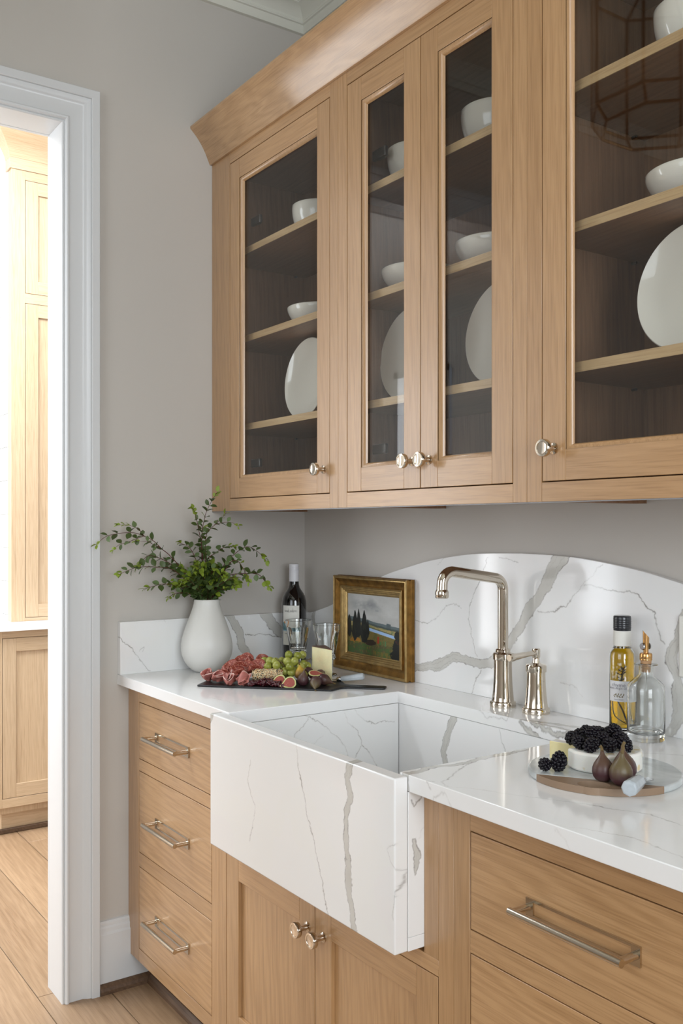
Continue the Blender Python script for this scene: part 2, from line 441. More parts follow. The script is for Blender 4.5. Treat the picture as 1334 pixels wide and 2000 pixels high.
# door casing swept round the opening with mitred corners; jambs
def casing(name, prof, yi0, yi1, zi, x, s):
    bm = bmesh.new(); rings = []
    for st in range(4):
        ring = []
        for o_, t_ in prof:
            if st == 0: p = (x+s*t_, yi0+o_, 0)
            elif st == 1: p = (x+s*t_, yi0+o_, zi+o_)
            elif st == 2: p = (x+s*t_, yi1-o_, zi+o_)
            else: p = (x+s*t_, yi1-o_, 0)
            ring.append(bm.verts.new(p))
        rings.append(ring)
    n = len(prof)
    for A, Bb in zip(rings, rings[1:]):
        for i in range(n): bm.faces.new([A[i], A[(i+1) % n], Bb[(i+1) % n], Bb[i]])
    bm.faces.new(rings[0]); bm.faces.new(rings[-1][::-1])
    return struct(name, bm, M['trim'], smooth=True, angle=28)
cp = [(0, 0), (0, .012), (.002, .0145), (.0045, .015), (.006, .0135), (.007, .013), (.0085, .0175), (.0115, .0215), (.0155, .0225), (.019, .0205), (.0205, .0165), (.0215, .016),
      (.058, .016), (.060, .0165), (.0655, .0195), (.071, .0235), (.0755, .0245), (.079, .0255), (.0805, .0245), (.0815, .0295), (.084, .031), (.104, .031), (.106, .029), (.106, 0)]
casing('trim_2', cp, DY0, DY1, DZ-.001, 0, 1)
casing('trim_3', cp, DY0, DY1, DZ-.001, -.10, -1)
dj = struct('door_1', B((-.10, 0, DY0, DY0+.0129, 0, DZ+.0125), (-.10, 0, DY1-.0129, DY1, 0, DZ+.0125), (-.10, 0, DY1, DY0, DZ, DZ+.0125)), M['trim'], bevel=.001)
# cornice under the pantry ceiling
cor = [(0, 2.972), (.012, 2.9725), (.013, 2.976), (.0145, 2.994), (.0155, 2.9985), (.021, 3.0), (.0225, 3.004), (.021, 3.008), (.0215, 3.014), (.029, 3.024), (.041, 3.033), (.056, 3.040), (.060, 3.041), (.060, 3.045), (.064, 3.0458), (.064, 3.05), (0, 3.05)]
bm = bmesh.new()
rings = []
for (x_, y_, sx, sy) in ((0, -3.2, 1, 0), (0, 0, 1, -1), (4.4, 0, 0, -1)):
    rings.append([bm.verts.new((x_+sx*p[0], y_+sy*p[0], p[1])) for p in cor])
for A, Bb in zip(rings, rings[1:]):
    for i in range(len(cor)): bm.faces.new([A[i], A[(i+1) % len(cor)], Bb[(i+1) % len(cor)], Bb[i]])
bm.faces.new(rings[0]); bm.faces.new(rings[-1][::-1])
struct('trim_4', bm, M['ceiling'], smooth=True, angle=25)
# shiplap wall in the next room
sw = struct('wall_shiplap', B(-4.5, -1.775, -.470, -.38, 0, 3.25), M['white_wall'])
for i in range(21):
    z0 = .02+i*.154
    obj('board', B(-4.5, -1.7755, -.4815, -.4705, z0, min(z0+.150, 3.245)), M['white_wall'], sw, bevel=.0012, segs=1)

# ------------------------------------------------------------------ quartz: counter, splash, sink
V1 = [(1.150, 1.300), (1.14, 1.275), (1.114, 1.246), (1.089, 1.206), (1.063, 1.171), (1.033, 1.134), (1.016, 1.108), (0.988, 1.076), (0.967, 1.045), (0.909, 1.001), (0.864, 0.991), (0.81, 0.995), (0.762, 0.997), (0.712, 0.978), (0.661, 0.963), (0.599, 0.953), (.50, .965), (.38, .99), (.25, .965)]
W1 = [.044, .042, .040, .036, .030, .028, .026, .024, .022, .026, .022, .020, .024, .030, .022, .018, .02, .03, .02]
V2 = [(1.51, 1.25), (1.475, 1.19), (1.461, 1.159), (1.453, 1.133), (1.455, 1.107), (1.444, 1.085), (1.44, 1.063), (1.452, 1.036), (1.452, 1.009), (1.458, 0.986), (1.463, 0.966), (1.440, 0.933), (1.41, .90)]
W2 = [.02, .014, .012, .012, .022, .026, .026, .022, .034, .040, .036, .022, .02]
T = [([(1.069, 1.142), (1.102, 1.147), (1.152, 1.167), (1.183, 1.188), (1.207, 1.21), (1.236, 1.232), (1.245, 1.255), (1.259, 1.263)], .9),
     ([(1.212, 1.208), (1.259, 1.208), (1.325, 1.206), (1.352, 1.198), (1.368, 1.182), (1.399, 1.162), (1.401, 1.137), (1.411, 1.112), (1.426, 1.105)], 1.0),
     ([(0.560, 1.10), (0.608, 1.088), (0.661, 1.081), (0.712, 1.116), (0.737, 1.137), (0.778, 1.143), (0.794, 1.137)], .7),
     ([(0.90, 1.27), (0.868, 1.206), (0.833, 1.146), (0.826, 1.103), (0.837, 1.051), (0.853, 1.01)], .8),
     ([(0.872, 0.976), (0.845, 0.946), (0.837, 0.916)], .9), ([(1.14, 0.986), (1.177, 0.982), (1.204, 0.96)], .7),
     ([(0.70, 1.24), (.73, 1.262), (.75, 1.275)], .6), ([(1.0, 1.262), (.97, 1.268), (.94, 1.275)], .6), ([(1.55, 1.2), (1.7, 1.12), (1.75, .95)], .9)]
M['q_splash'] = marble('quartz_splash', 0, 2.04, .90, 1.30, 900, [(V1, W1), (V2, W2), ([(.086, 1.08), (.077, 1.053), (.084, 1.033), (.11, .99), (.10, .93)], .016), ([(1.80, 1.3), (1.86, 1.15), (1.9, .9)], .03)], T, 3)
M['q_return'] = marble('quartz_return', -.66, 0, .90, 1.08, 1100,
    [([(-.300, 1.085), (-0.284, 1.068), (-0.257, 1.018), (-0.248, 0.978), (-0.221, 0.936), (-.20, .90)], .026), ([(-.18, 1.09), (-0.165, 1.07), (-0.137, 1.035), (-0.109, 1.009), (-.06, .985), (-.02, .99)], [.02, .03, .03, .03, .022, .02])],
    [([(-0.234, 1.009), (-0.165, 1.006), (-0.109, 0.993)], 1.1), ([(-.655, 1.03), (-0.647, 1.019), (-0.638, 1.011), (-0.625, 1.0), (-0.61, 0.978), (-0.588, 0.95), (-0.576, 0.934), (-0.554, 0.917)], .9), ([(-.59, .975), (-.575, .985), (-.58, .97)], .5), ([(-.51, 1.07), (-.505, 1.055)], .7)], 8)
M['q_counter'] = marble('quartz_counter', 0, 2.06, -.66, 0, 800,
    [([(1.352, -.66), (1.350, -.60), (1.356, -.539), (1.348, -.458), (1.356, -.39), (1.350, -.345)], [.012, .013, .012, .017, .012, .004]), ([(1.14, -.152), (1.175, -.135), (1.22, -.118), (1.30, -.10), (1.36, -.085)], [.003, .012, .015, .012, .003]),
     ([(1.165, -.16), (1.18, -.15), (1.25, -.14), (1.33, -.15)], [.004, .008, .008, .003])],
    [([(1.356, -.50), (1.382, -0.547), (1.408, -0.597), (1.429, -0.632), (1.454, -0.643), (1.486, -0.62), (1.54, -0.594), (1.632, -0.546), (1.75, -.49), (1.9, -.5)], .75), ([(1.336, -0.371), (1.336, -0.339), (1.339, -0.269)], .8), ([(1.34, -.30), (1.42, -.24), (1.52, -.16), (1.60, -.10)], .6),
     ([(.18, -.50), (.24, -.49), (.26, -.53), (.30, -.52)], .45), ([(.50, -.60), (.56, -.585), (.63, -.58)], .4), ([(.62, -.08), (.70, -.06), (.80, -.09)], .5), ([(1.0, -.15), (1.03, -.14), (1.10, -.145), (1.12, -.16)], .7), ([(1.70, -.65), (1.80, -.60), (1.95, -.62)], .6), ([(1.42, -.64), (1.40, -.655)], .7)], 12)
M['q_apron'] = marble('quartz_apron', .65, 1.38, .59, .92, 1100,
    [([(1.232, 0.915), (1.222, 0.872), (1.234, 0.847), (1.218, 0.816), (1.214, 0.761), (1.226, 0.714), (1.222, 0.681), (1.234, 0.64), (1.242, 0.60)], [.017, .017, .018, .013, .014, .017, .018, .016, .018]), ([(.655, .92), (.668, .905), (.66, .885)], [.02, .018, .004])],
    [([(1.040, 0.915), (1.056, 0.854), (1.079, 0.782), (1.106, 0.741), (1.132, 0.672), (1.157, 0.60)], .75), ([(0.851, 0.837), (0.846, 0.793), (0.878, 0.747), (0.856, 0.67)], .65), ([(1.366, 0.805), (1.348, 0.789), (1.369, 0.749), (1.355, 0.668)], .7)], 15)
M['q_side'] = marble('quartz_sink_side', -.66, -.15, .60, .90, 1000,
    [([(-.640, .80), (-.632, .77), (-.638, .745)], [.006, .016, .004])],
    [([(-0.443, 0.883), (-0.425, 0.876), (-0.396, 0.862), (-0.372, 0.843), (-0.358, 0.829), (-0.333, 0.81), (-0.319, 0.788), (-0.316, 0.773), (-.30, .72)], .72), ([(-0.429, 0.876), (-0.443, 0.859), (-0.467, 0.839), (-.49, .80)], .65),
     ([(-0.296, 0.885), (-0.289, 0.87), (-0.263, 0.846), (-0.233, 0.843), (-0.202, 0.845), (-0.159, 0.834)], .72), ([(-0.324, 0.876), (-0.314, 0.848), (-0.284, 0.828), (-0.274, 0.79), (-0.248, 0.766), (-0.225, 0.734), (-0.207, 0.71)], .72),
     ([(-0.274, 0.786), (-0.294, 0.764)], .72), ([(-0.387, 0.825), (-0.415, 0.814)], .6), ([(-.65, .87), (-.64, .858), (-.635, .862), (-.62, .875)], 1.3), ([(-.63, .80), (-.62, .82)], .6)], 19)
M['q_sinkback'] = marble('quartz_sink_back', .69, 1.35, .60, .90, 1000,
    [([(.918, .90), (0.915, 0.882), (0.901, 0.855), (0.885, 0.823), (0.874, 0.796), (0.882, 0.767), (0.879, 0.736), (.87, .66)], .022)], [([(1.068, 0.884), (1.073, 0.858), (1.092, 0.835)], .8)], 23)

CT, CB = .914, .884                       # counter top / underside
XR = 2.03
bm = bmesh.new()
prism(bm, [(.0005, -.0005), (.0005, -.650), (.6966, -.650), (.6966, -.152), (1.338, -.152), (1.338, -.650), (XR, -.650), (XR, -.0005)], CB, CT, 'z')
ct = obj('countertop', bm, M['q_counter'], bevel=.0016)
uvmap(ct, lambda c: c.x/2.06, lambda c: (c.y+(CT-c.z)*.7+.66)/.66)
tag(ct, 'white quartz worktop with grey veins running beside and behind the sink', 'countertop')
bm = prism(bmesh.new(), [(-.0005, CT), (-.648, CT), (-.648, 1.0675), (-.0005, 1.0675)], .0005, .020, 'x')
rt_ = obj('side_splash', bm, M['q_return'], bevel=.0012)
uvmap(rt_, lambda c: (c.y+.66)/.66, lambda c: (c.z-.90)/.18)
tag(rt_, 'low rectangular quartz upstand against the left wall behind the vase', 'backsplash')
half = [(0.02, 1.0664), (.060, 1.0675), (.108, 1.0774), (.182, 1.0985), (.26, 1.128), (.34, 1.160), (.42, 1.190), (.486, 1.2115), (.580, 1.2345), (.669, 1.2535), (.794, 1.2712), (.890, 1.2785), (1.0105, 1.2812)]
hs_ = spline([(a, 0, b) for a, b in half], 5)
left = [(p.x, p.z) for p in hs_]
right = [(2*1.0105-a, b) for a, b in left[:-1]][::-1]
bm = prism(bmesh.new(), [(.0205, CT)]+left+right+[(2.0005, CT)], -.020, -.0005, 'y')
sp = obj('arched_splash', bm, M['q_splash'], bevel=.0012)
uvmap(sp, lambda c: c.x/2.04, lambda c: (c.z-.90)/.40)
tag(sp, 'tall arched quartz backsplash behind the faucet with a wide diagonal vein', 'backsplash')

sink = thing('farmhouse_sink', 'white veined quartz farmhouse sink with a deep apron front', 'sink', (1.012, -.40, .606))
o = obj('apron', B(.662, 1.3625, -.6805, -.6508, .606, .911), M['q_apron'], sink, bevel=.003, segs=3)
uvmap(o, lambda c: (c.x-.65+(.6805+c.y)*.2)/.73, lambda c: (c.z-.59)/.33)
for (a, b_, nm) in ((.662, .6986, 0), (1.336, 1.3625, 1)):
    o = obj('side_panel', B(a, b_, -.6503, -.1525, .630, CB-.0005), M['q_side'], sink, bevel=.0006)
    uvmap(o, lambda c: (c.y+.66)/.51, lambda c: (c.z-.60)/.30)
    o = obj('lower_return', B(a, b_, -.6503, -.600, .606, .6294), M['q_side'], sink, bevel=.0006)
    uvmap(o, lambda c: (c.y+.66)/.51, lambda c: (c.z-.60)/.30)
o = obj('back_panel', B(.662, 1.3625, -.150, -.120, .630, CB-.0005), M['q_sinkback'], sink, bevel=.0006)
uvmap(o, lambda c: (c.x-.69)/.66, lambda c: (c.z-.60)/.30)
o = obj('basin_floor', B(.6988, 1.3358, -.6503, -.1527, .640, .660), M['q_apron'], sink)
uvmap(o, lambda c: (c.x-.65)/.73*.3, lambda c: .3+(c.y)*.2)
obj('drain', lathe(bmesh.new(), [(0, .6605), (.012, .6605), (.014, .663), (.042, .6635), (.045, .6602)], 32, (1.012, -.38, 0)), M['nickel'], sink, smooth=True)

# ------------------------------------------------------------------ base cabinets
FB = -.615                                   # face of the base cabinets
def make_pull(parent, x0, z):
    root = parent
    bm = bmesh.new(); ro = []
    for y_ in (FB-.0035, FB-.0002):
        ro.append([bm.verts.new((x, y_, q)) for x, q in ((x0, z-.0143), (x0+.213, z-.0143), (x0+.213, z+.0143), (x0, z+.0143))])
        ro.append([bm.verts.new((x, y_, q)) for x, q in ((x0+.015, z-.0098), (x0+.198, z-.0098), (x0+.198, z+.0098), (x0+.015, z+.0098))])
    for A, Bb in ((ro[0], ro[1]), (ro[2], ro[3]), (ro[0], ro[2]), (ro[1], ro[3])):
        for i in range(4): bm.faces.new([A[i], A[(i+1) % 4], Bb[(i+1) % 4], Bb[i]])
    h = obj('handle', bm, M['nickel_satin'], root)
    bar = tube(bmesh.new(), [(x0+.001, FB-.040, z+.001), (x0+.212, FB-.040, z+.001)], .0062, 16)
    obj('grip_bar', bar, M['nickel_satin'], h, smooth=True)
    for x in (x0+.007, x0+.206):
        obj('post', tube(bmesh.new(), [(x, FB-.0036, z+.001), (x, FB-.038, z+.001)], .0058, 14), M['nickel_satin'], h, smooth=True)
    return h
def knob_mesh(bm, c):
    """round knob pointing to -y from c"""
    prof = [(0, 0), (.0105, 0), (.0105, .0015), (.0062, .003), (.0056, .008), (.0056, .016), (.0075, .0195), (.0135, .0215), (.0158, .0225), (.0166, .0245), (.0166, .0320), (.0156, .0335), (.0120, .0337), (.0112, .0328), (.006, .0322), (0, .0321)]
    n = 36; rings = []
    for r, d in prof:
        if r == 0: rings.append([bm.verts.new((c[0], c[1]-d, c[2]))])
        else: rings.append([bm.verts.new((c[0]+r*math.cos(2*math.pi*i/n), c[1]-d, c[2]+r*math.sin(2*math.pi*i/n))) for i in range(n)])
    for A, Bb in zip(rings, rings[1:]):
        for i in range(n):
            j = (i+1) % n
            if len(A) == 1: bm.faces.new([A[0], Bb[i], Bb[j]])
            elif len(Bb) == 1: bm.faces.new([A[i], A[j], Bb[0]])
            else: bm.faces.new([A[i], A[j], Bb[j], Bb[i]])
    return bm
def drawer(cab, x0, x1, z0, z1):
    d = obj('drawer', B(x0, x1, FB, FB+.020, z0, z1), M['oak_drawer'], cab, bevel=.0008)
    make_pull(d, (x0+x1)/2-.1065-.004, .7608 if z1 > .8 else (.524 if z1 > .6 else .2525))
    return d
def carcass(cab, x0, x1):
    obj('side_panel', B(x0+.0005, x0+.018, -.595, -.002, .094, .883), M['oak_y'], cab)
    obj('side_panel', B(x1-.018, x1-.0005, -.595, -.002, .094, .883), M['oak_y'], cab)
    obj('back_panel', B(x0+.019, x1-.019, -.012, -.003, .094, .883), M['oak_v'], cab)
    obj('bottom_panel', B(x0+.019, x1-.019, -.594, -.013, .096, .112), M['oak_h'], cab)
    obj('toe_kick', B(x0+.0005, x1-.0005, -.553, -.535, 0, .094), M['shoe'], cab)
def pieces(cab, name, mat, *boxes):
    for b_ in boxes: obj(name, B(*b_), mat, cab, bevel=.0005, segs=1)

cabL = thing('base_cabinet', 'oak three-drawer base cabinet against the left wall below the vase', 'cabinet', (.29, -.3, 0))
carcass(cabL, 0.001, .58)
pieces(cabL, 'stile', M['oak_v'], (.001, .080, FB, -.5952, .094, .8835), (.5417, .5799, FB, -.5952, .094, .8835))
pieces(cabL, 'rail', M['oak_h'], (.0802, .5415, FB, -.5952, .842, .8835), (.0802, .5415, FB, -.5952, .6445, .678), (.0802, .5415, FB, -.5952, .369, .4092), (.0802, .5415, FB, -.5952, .094, .1315))
for z0, z1 in ((.680, .840), (.4112, .6425), (.1335, .367)): drawer(cabL, .082, .5397, z0, z1)

cabS = thing('base_cabinet', 'oak two-door sink cabinet under the white apron sink', 'cabinet', (1.01, -.3, 0))
carcass(cabS, .58, 1.4409)
pieces(cabS, 'stile', M['oak_v'], (.5801, .6177, FB, -.5952, .094, .8835), (1.4021, 1.4407, FB, -.5952, .094, .8835))
pieces(cabS, 'filler', M['oak_v'], (.6179, .6615, FB, -.5952, .5962, .8835), (1.363, 1.4019, FB, -.5952, .5962, .8835))
pieces(cabS, 'rail', M['oak_h'], (.6179, 1.4019, FB, -.5952, .568, .596), (.6179, 1.4019, FB, -.5952, .094, .1315))
def shaker(cab, x0, x1, z0, z1, yf, knob=None, st=.059, rl=.056, t=.020, panel=True, matv=None, math_=None):
    mv = matv or M['oak_v']; mh = math_ or M['oak_h']
    yb = yf+.0095 if panel else yf+.0165
    if panel: dr = obj('door', B(x0, x1, yb, yf+t, z0, z1), M['oak_panel'], cab, bevel=.0006, segs=1)
    else:
        bm = bmesh.new(); ro = []; si = st-.004
        for y_ in (yb, yf+t):
            ro.append([bm.verts.new((x, y_, z)) for x, z in ((x0, z0), (x1, z0), (x1, z1), (x0, z1))]); ro.append([bm.verts.new((x, y_, z)) for x, z in ((x0+si, z0+si), (x1-si, z0+si), (x1-si, z1-si), (x0+si, z1-si))])
        for A, Bb in ((ro[0], ro[1]), (ro[2], ro[3]), (ro[0], ro[2]), (ro[1], ro[3])):
            for i in range(4): bm.faces.new([A[i], A[(i+1) % 4], Bb[(i+1) % 4], Bb[i]])
        dr = obj('door', bm, mv, cab)
    obj('stile', B(x0, x0+st, yf, yb-.0001, z0, z1), mv, dr, bevel=.0009); obj('stile', B(x1-st, x1, yf, yb-.0001, z0, z1), mv, dr, bevel=.0009)
    obj('rail', B(x0+st+.0002, x1-st-.0002, yf, yb-.0001, z1-rl, z1), mh, dr, bevel=.0009)
    obj('rail', B(x0+st+.0002, x1-st-.0002, yf, yb-.0001, z0, z0+rl), mh, dr, bevel=.0009)
    if knob:
        kb = obj('knob', knob_mesh(bmesh.new(), (knob[0], yf-.0003, knob[1])), M['nickel'], dr, smooth=True)
    return dr
shaker(cabS, .6197, 1.0088, .1335, .566, FB, (.981, .508))
shaker(cabS, 1.0112, 1.4001, .1335, .566, FB, (1.0415, .508))

cabR = thing('base_cabinet', 'oak drawer base cabinet right of the sink below the round board', 'cabinet', (1.73, -.3, 0))
carcass(cabR, 1.441, 2.02)
pieces(cabR, 'stile', M['oak_v'], (1.4411, 1.4815, FB, -.5952, .094, .8835), (1.9625, 2.02, FB, -.5952, .094, .8835))
pieces(cabR, 'rail', M['oak_h'], (1.4817, 1.9623, FB, -.5952, .842, .8835), (1.4817, 1.9623, FB, -.5952, .6405, .678), (1.4817, 1.9623, FB, -.5952, .369, .4092), (1.4817, 1.9623, FB, -.5952, .094, .1315))
for z0, z1 in ((.680, .840), (.4112, .6385), (.1335, .367)): drawer(cabR, 1.4835, 1.9485+.012, z0, z1)
shoe = obj('shoe_molding', bmesh.new(), M['shoe'])
bm = bmesh.new()
lo = [bm.verts.new((0.034, -.553-(p[0]-.017), p[1])) for p in shoe_p]; hi = [bm.verts.new((2.02, -.553-(p[0]-.017), p[1])) for p in shoe_p]
for i in range(len(shoe_p)): bm.faces.new([lo[i], lo[(i+1) % len(shoe_p)], hi[(i+1) % len(shoe_p)], hi[i]])
bm.faces.new(lo); bm.faces.new(hi[::-1]); bm.to_mesh(shoe.data); bm.free()
tag(shoe, 'dark stained shoe moulding on the floor along the toe kick', 'molding')

# ------------------------------------------------------------------ upper cabinets
FU = -.3414
UB, UT = 1.393, 2.475
SHZ = (2.184, 1.920, 1.655)                   # tops of the shelves
def bead(dr, x0, x1, z0, z1, yf):
    """small moulded bead around a pane, four mitred pieces in one frame"""
    prof = [(0, 0), (0, .0015), (.003, .0022), (.0065, .0045), (.009, .0085), (.0105, .0125), (0, .0125)]   # (inwards, back)
    bm = bmesh.new(); rings = []
    for cx, cz, sx, sz in ((x0, z0, 1, 1), (x1, z0, -1, 1), (x1, z1, -1, -1), (x0, z1, 1, -1)):
        rings.append([bm.verts.new((cx+sx*a, yf+.001+b_, cz+sz*a)) for a, b_ in prof])
    for A, Bb in zip(rings, rings[1:]+rings[:1]):
        for i in range(len(prof)): bm.faces.new([A[i], A[(i+1) % len(prof)], Bb[(i+1) % len(prof)], Bb[i]])
    return obj('bead', bm, M['oak_v'], dr, smooth=True, angle=50)
def glass_door(cab, x0, x1, knob):
    z0, z1, st, rl = 1.4320, 2.4362, .0575, .0575
    dr = shaker(cab, x0, x1, z0, z1, FU, None, st, rl, .020, panel=False)
    bead(dr, x0+st, x1-st, z0+rl, z1-rl, FU)
    obj('glass_pane', B(x0+st+.004, x1-st-.004, FU+.0138, FU+.0165, z0+rl+.004, z1-rl-.004), M['glass_pane'], dr)
    obj('knob', knob_mesh(bmesh.new(), (knob, FU-.0003, 1.4925)), M['nickel'], dr, smooth=True)
    return dr
def hinge(dr, x, z):
    bm = B((x, x+.052, FU+.042, FU+.052, z-.012, z+.012), (x+.006, x+.03, FU+.052, FU+.062, z-.008, z+.008))
    obj('hinge', bm, M['dark_hardware'], dr, bevel=.002)
def upper(x0, x1, label, doors, stiles):
    cab = thing('wall_cabinet', label, 'cabinet', ((x0+x1)/2, -.17, UB))
    obj('side_panel', B(x0+.0005, x0+.018, -.3212, -.001, UB+.002, UT), M['oak_in_shaded'], cab)
    obj('side_panel', B(x1-.018, x1-.0005, -.3212, -.001, UB+.002, UT), M['oak_in_shaded'], cab)
    obj('back_panel', B(x0+.0185, x1-.0185, -.009, -.001, UB+.012, UT), M['oak_in_shaded'], cab)
    obj('bottom_panel', B(x0+.0185, x1-.0185, -.3212, -.0095, 1.412, 1.430), M['oak_shelf_shaded'], cab)
    obj('top_panel', B(x0+.0185, x1-.0185, -.3212, -.0095, 2.440, 2.458), M['oak_shelf_shaded'], cab)
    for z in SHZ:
        sh = obj('shelf', B(x0+.0195, x1-.0195, -.3033, -.0097, z-.019, z), M['oak_shelf_shaded'], cab)
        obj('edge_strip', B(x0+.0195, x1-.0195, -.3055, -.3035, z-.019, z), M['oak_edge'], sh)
        for xx in (x0+.024, x1-.024):
            for yy in (-.27, -.05):
                obj('shelf_pin', tube(bmesh.new(), [(xx-.0052 if xx < (x0+x1)/2 else xx+.0052, yy, z-.0225), (xx+.006 if xx < (x0+x1)/2 else xx-.006, yy, z-.0225)], .0030, 8), M['dark_hardware'], sh, smooth=True)
    for a, b_ in stiles: pieces(cab, 'stile', M['oak_v'], (a, b_, FU, -.3214, UB, UT))
    a = stiles[0][1]+.0002; b_ = stiles[1][0]-.0002
    pieces(cab, 'rail', M['oak_h'], (a, b_, FU, -.3214, UB, 1.4298), (a, b_, FU, -.3214, 2.4384, UT))
    for (p, q, kx, hx) in doors:
        d = glass_door(cab, p, q, kx)
        if hx:
            for z in (2.255, 1.535): hinge(d, hx, z)
    return cab
upper(.0005, .6950, 'leftmost oak wall cabinet, a single glass door', [(.1196, .6560, .6295, .172)], [(.001, .1176), (.6580, .6948)])
upper(.6952, 1.3438, 'middle oak wall cabinet with a pair of narrow glass doors', [(.7357, 1.0177, .9895, .782), (1.0203, 1.3044, 1.0488, None)], [(.6953, .7337), (1.3064, 1.3437)])
upper(1.3440, 2.0388, 'rightmost oak wall cabinet with a glass door at the frame edge', [(1.3846, 1.9976, 1.4136, None)], [(1.3441, 1.3826), (1.9996, 2.0387)])
crp = [(-.3205, 2.4705), (-.3500, 2.4705), (-.3562, 2.4816), (-.3668, 2.5021), (-.3815, 2.5292), (-.3961, 2.5486), (-.4106, 2.5640), (-.4155, 2.5680), (-.4155, 2.5745), (-.3205, 2.5745)]
crp = [(-.3420, 2.4695), (-.3495, 2.4695)]+[(p.x, p.z) for p in spline([(-.3500, 0, 2.4712), (-.3560, 0, 2.4850), (-.3655, 0, 2.5050), (-.3800, 0, 2.5290), (-.3960, 0, 2.5490), (-.4130, 0, 2.5660)], 4)]+[(-.4155, 2.5682), (-.4155, 2.5745), (-.3420, 2.5745)]
cm_ = obj('crown_molding', prism(bmesh.new(), crp, .0005, 2.06, 'x'), oak('oak_crown', 'x', light=(192, 153, 108), dark=(170, 131, 87), fig=.9, rndv=0, rough=.30, stretch=1.6), smooth=True, angle=25)
tag(cm_, 'oak cove crown moulding along the top of the wall cabinets', 'molding')
lr = obj('light_rail', B(.0005, 2.0388, FU+.0006, FU+.0035, UB-.0022, UB-.0002), plain('strip_metal', (150, 150, 152), .5, .6))
tag(lr, 'thin metal strip along the bottom edge of the wall cabinets', 'rail')

# ------------------------------------------------------------------ dishes in the wall cabinets
def bowl_mesh(R_, H, foot, p):
    t = .0035; pr = []
    n = 12
    pr.append((0, .003)); pr.append((foot*.92, .002)); pr.append((foot, 0)); pr.append((foot*1.06, .001))
    for i in range(1, n+1):
        s = i/n; pr.append((foot+(R_-foot)*(1-(1-s)**p), H*s if p < 1.2 else H*(s**1.25)))
    pr.append((R_-.001, H+.0012)); pr.append((R_-t, H))
    for i in range(n, 0, -1):
        s = i/n; pr.append((max(0, foot+(R_-foot)*(1-(1-s)**p)-t), (H*s if p < 1.2 else H*(s**1.25))+.0005))
    pr.append((foot*.5, .007)); pr.append((0, .006))
    return lathe(bmesh.new(), pr, 56)
def plate_mesh(R_):
    pr = [(0, .004), (R_*.5, .004), (R_*.55, 0), (R_*.58, .001), (R_*.8, .006), (R_*.97, .0165), (R_, .019), (R_*.985, .0205), (R_*.8, .0105), (R_*.6, .0065), (0, .0062)]
    return lathe(bmesh.new(), pr, 72)
deep = obj('bowl', bowl_mesh(.078, .092, .034, 2.3), M['porcelain'], smooth='full')
shal = obj('bowl', bowl_mesh(.092, .060, .036, 1.7), M['porcelain'], smooth='full')
plat = obj('plate', plate_mesh(.118), M['porcelain'], smooth=True, angle=60)
first = {}
def put(proto, key, loc, rot, label, group, cat, sc=None):
    if key in first: o = dup(proto, loc, rot, sc)
    else:
        o = proto; first[key] = 1; o.location = loc; o.rotation_euler = rot
        if sc: o.scale = sc
    tag(o, label, cat, group); return o
cols = [(.345, -.170, 'left wall cabinet'), (.826, -.190, 'left door of the middle wall cabinet'), (1.100, -.190, 'right door of the middle wall cabinet'), (1.615, -.185, 'right wall cabinet')]
for x, y, w in cols:
    put(deep, 'd', (x, y, SHZ[0]+.0002), (0, 0, 0), 'deep white bowl, top shelf, '+w, 'white bowls and plates in the wall cabinets', 'bowl')
    put(shal, 's', (x, y, SHZ[1]+.0002), (0, 0, 0), 'wide shallow white bowl, middle shelf, '+w, 'white bowls and plates in the wall cabinets', 'bowl')
    a = math.radians(84); px_ = {.345: .350, .826: .823, 1.1: 1.146, 1.615: 1.621}[x]
    put(plat, 'p', (px_, -.200, SHZ[2]+.1178), (a, 0, 0), 'round white plate standing on the lowest shelf, '+w, 'white bowls and plates in the wall cabinets', 'plate', (.96, 1, 1))

# ------------------------------------------------------------------ faucet
fx, fy = .9995, -.0690
fc = thing('faucet', 'polished nickel bridge-arm kitchen faucet standing behind the sink', 'faucet', (fx, fy, CT))
def L_(name, prof, c, mat, par, n=48, ang=30): return obj(name, lathe(bmesh.new(), prof, n, c), mat, par, smooth=True, angle=ang)
L_('body', [(0, 0), (.0310, 0), (.0312, .002), (.0312, .010), (.0300, .0125), (.0268, .014), (.0262, .016), (.0255, .024), (.0240, .040), (.0226, .060), (.0218, .080), (.0215, .100), (.0215, .1115),
            (.0238, .1125), (.0240, .115), (.0240, .1265), (.0225, .1285), (.0185, .1300), (.0175, .1310), (.0175, .136), (.0155, .1385), (0, .1385)], (fx, fy, CT), M['nickel'], fc)
zc = 1.2195
path = round_path([(fx, fy, CT+.138), (fx, fy, zc), (fx-.005, fy-.186, zc+.026), (fx-.005, fy-.188, zc-.020)], .029, 10)
obj('spout', tube(bmesh.new(), path, .0127, 24), M['nickel'], fc, smooth=True, angle=60)
tip = Vector(path[-1]); dirn = (Vector(path[-1])-Vector(path[-2])).normalized()
dirn = Vector((0, 0, -1))
obj('aerator', tube(bmesh.new(), [tip-dirn*.002, tip+dirn*.001, tip+dirn*.003, tip+dirn*.016, tip+dirn*.018], [.0128, .0145, .0155, .0155, .0140], 24), M['nickel'], fc, smooth=True, angle=40)
hx, hy = 1.1030, -.0640
hd = thing('lever_valve', 'polished nickel lever control with a side arm, right of the faucet', 'faucet', (hx, hy, CT))
L_('body', [(0, 0), (.0315, 0), (.0318, .002), (.0318, .010), (.0305, .0125), (.0275, .014), (.0268, .016), (.0255, .026), (.0235, .045), (.0220, .065), (.0212, .085), (.0212, .0950),
            (.0236, .096), (.0238, .098), (.0238, .1105), (.0225, .1125), (.0135, .1145), (.0090, .1165), (.0080, .122), (.0078, .128), (0, .128)], (hx, hy, CT), M['nickel'], hd)
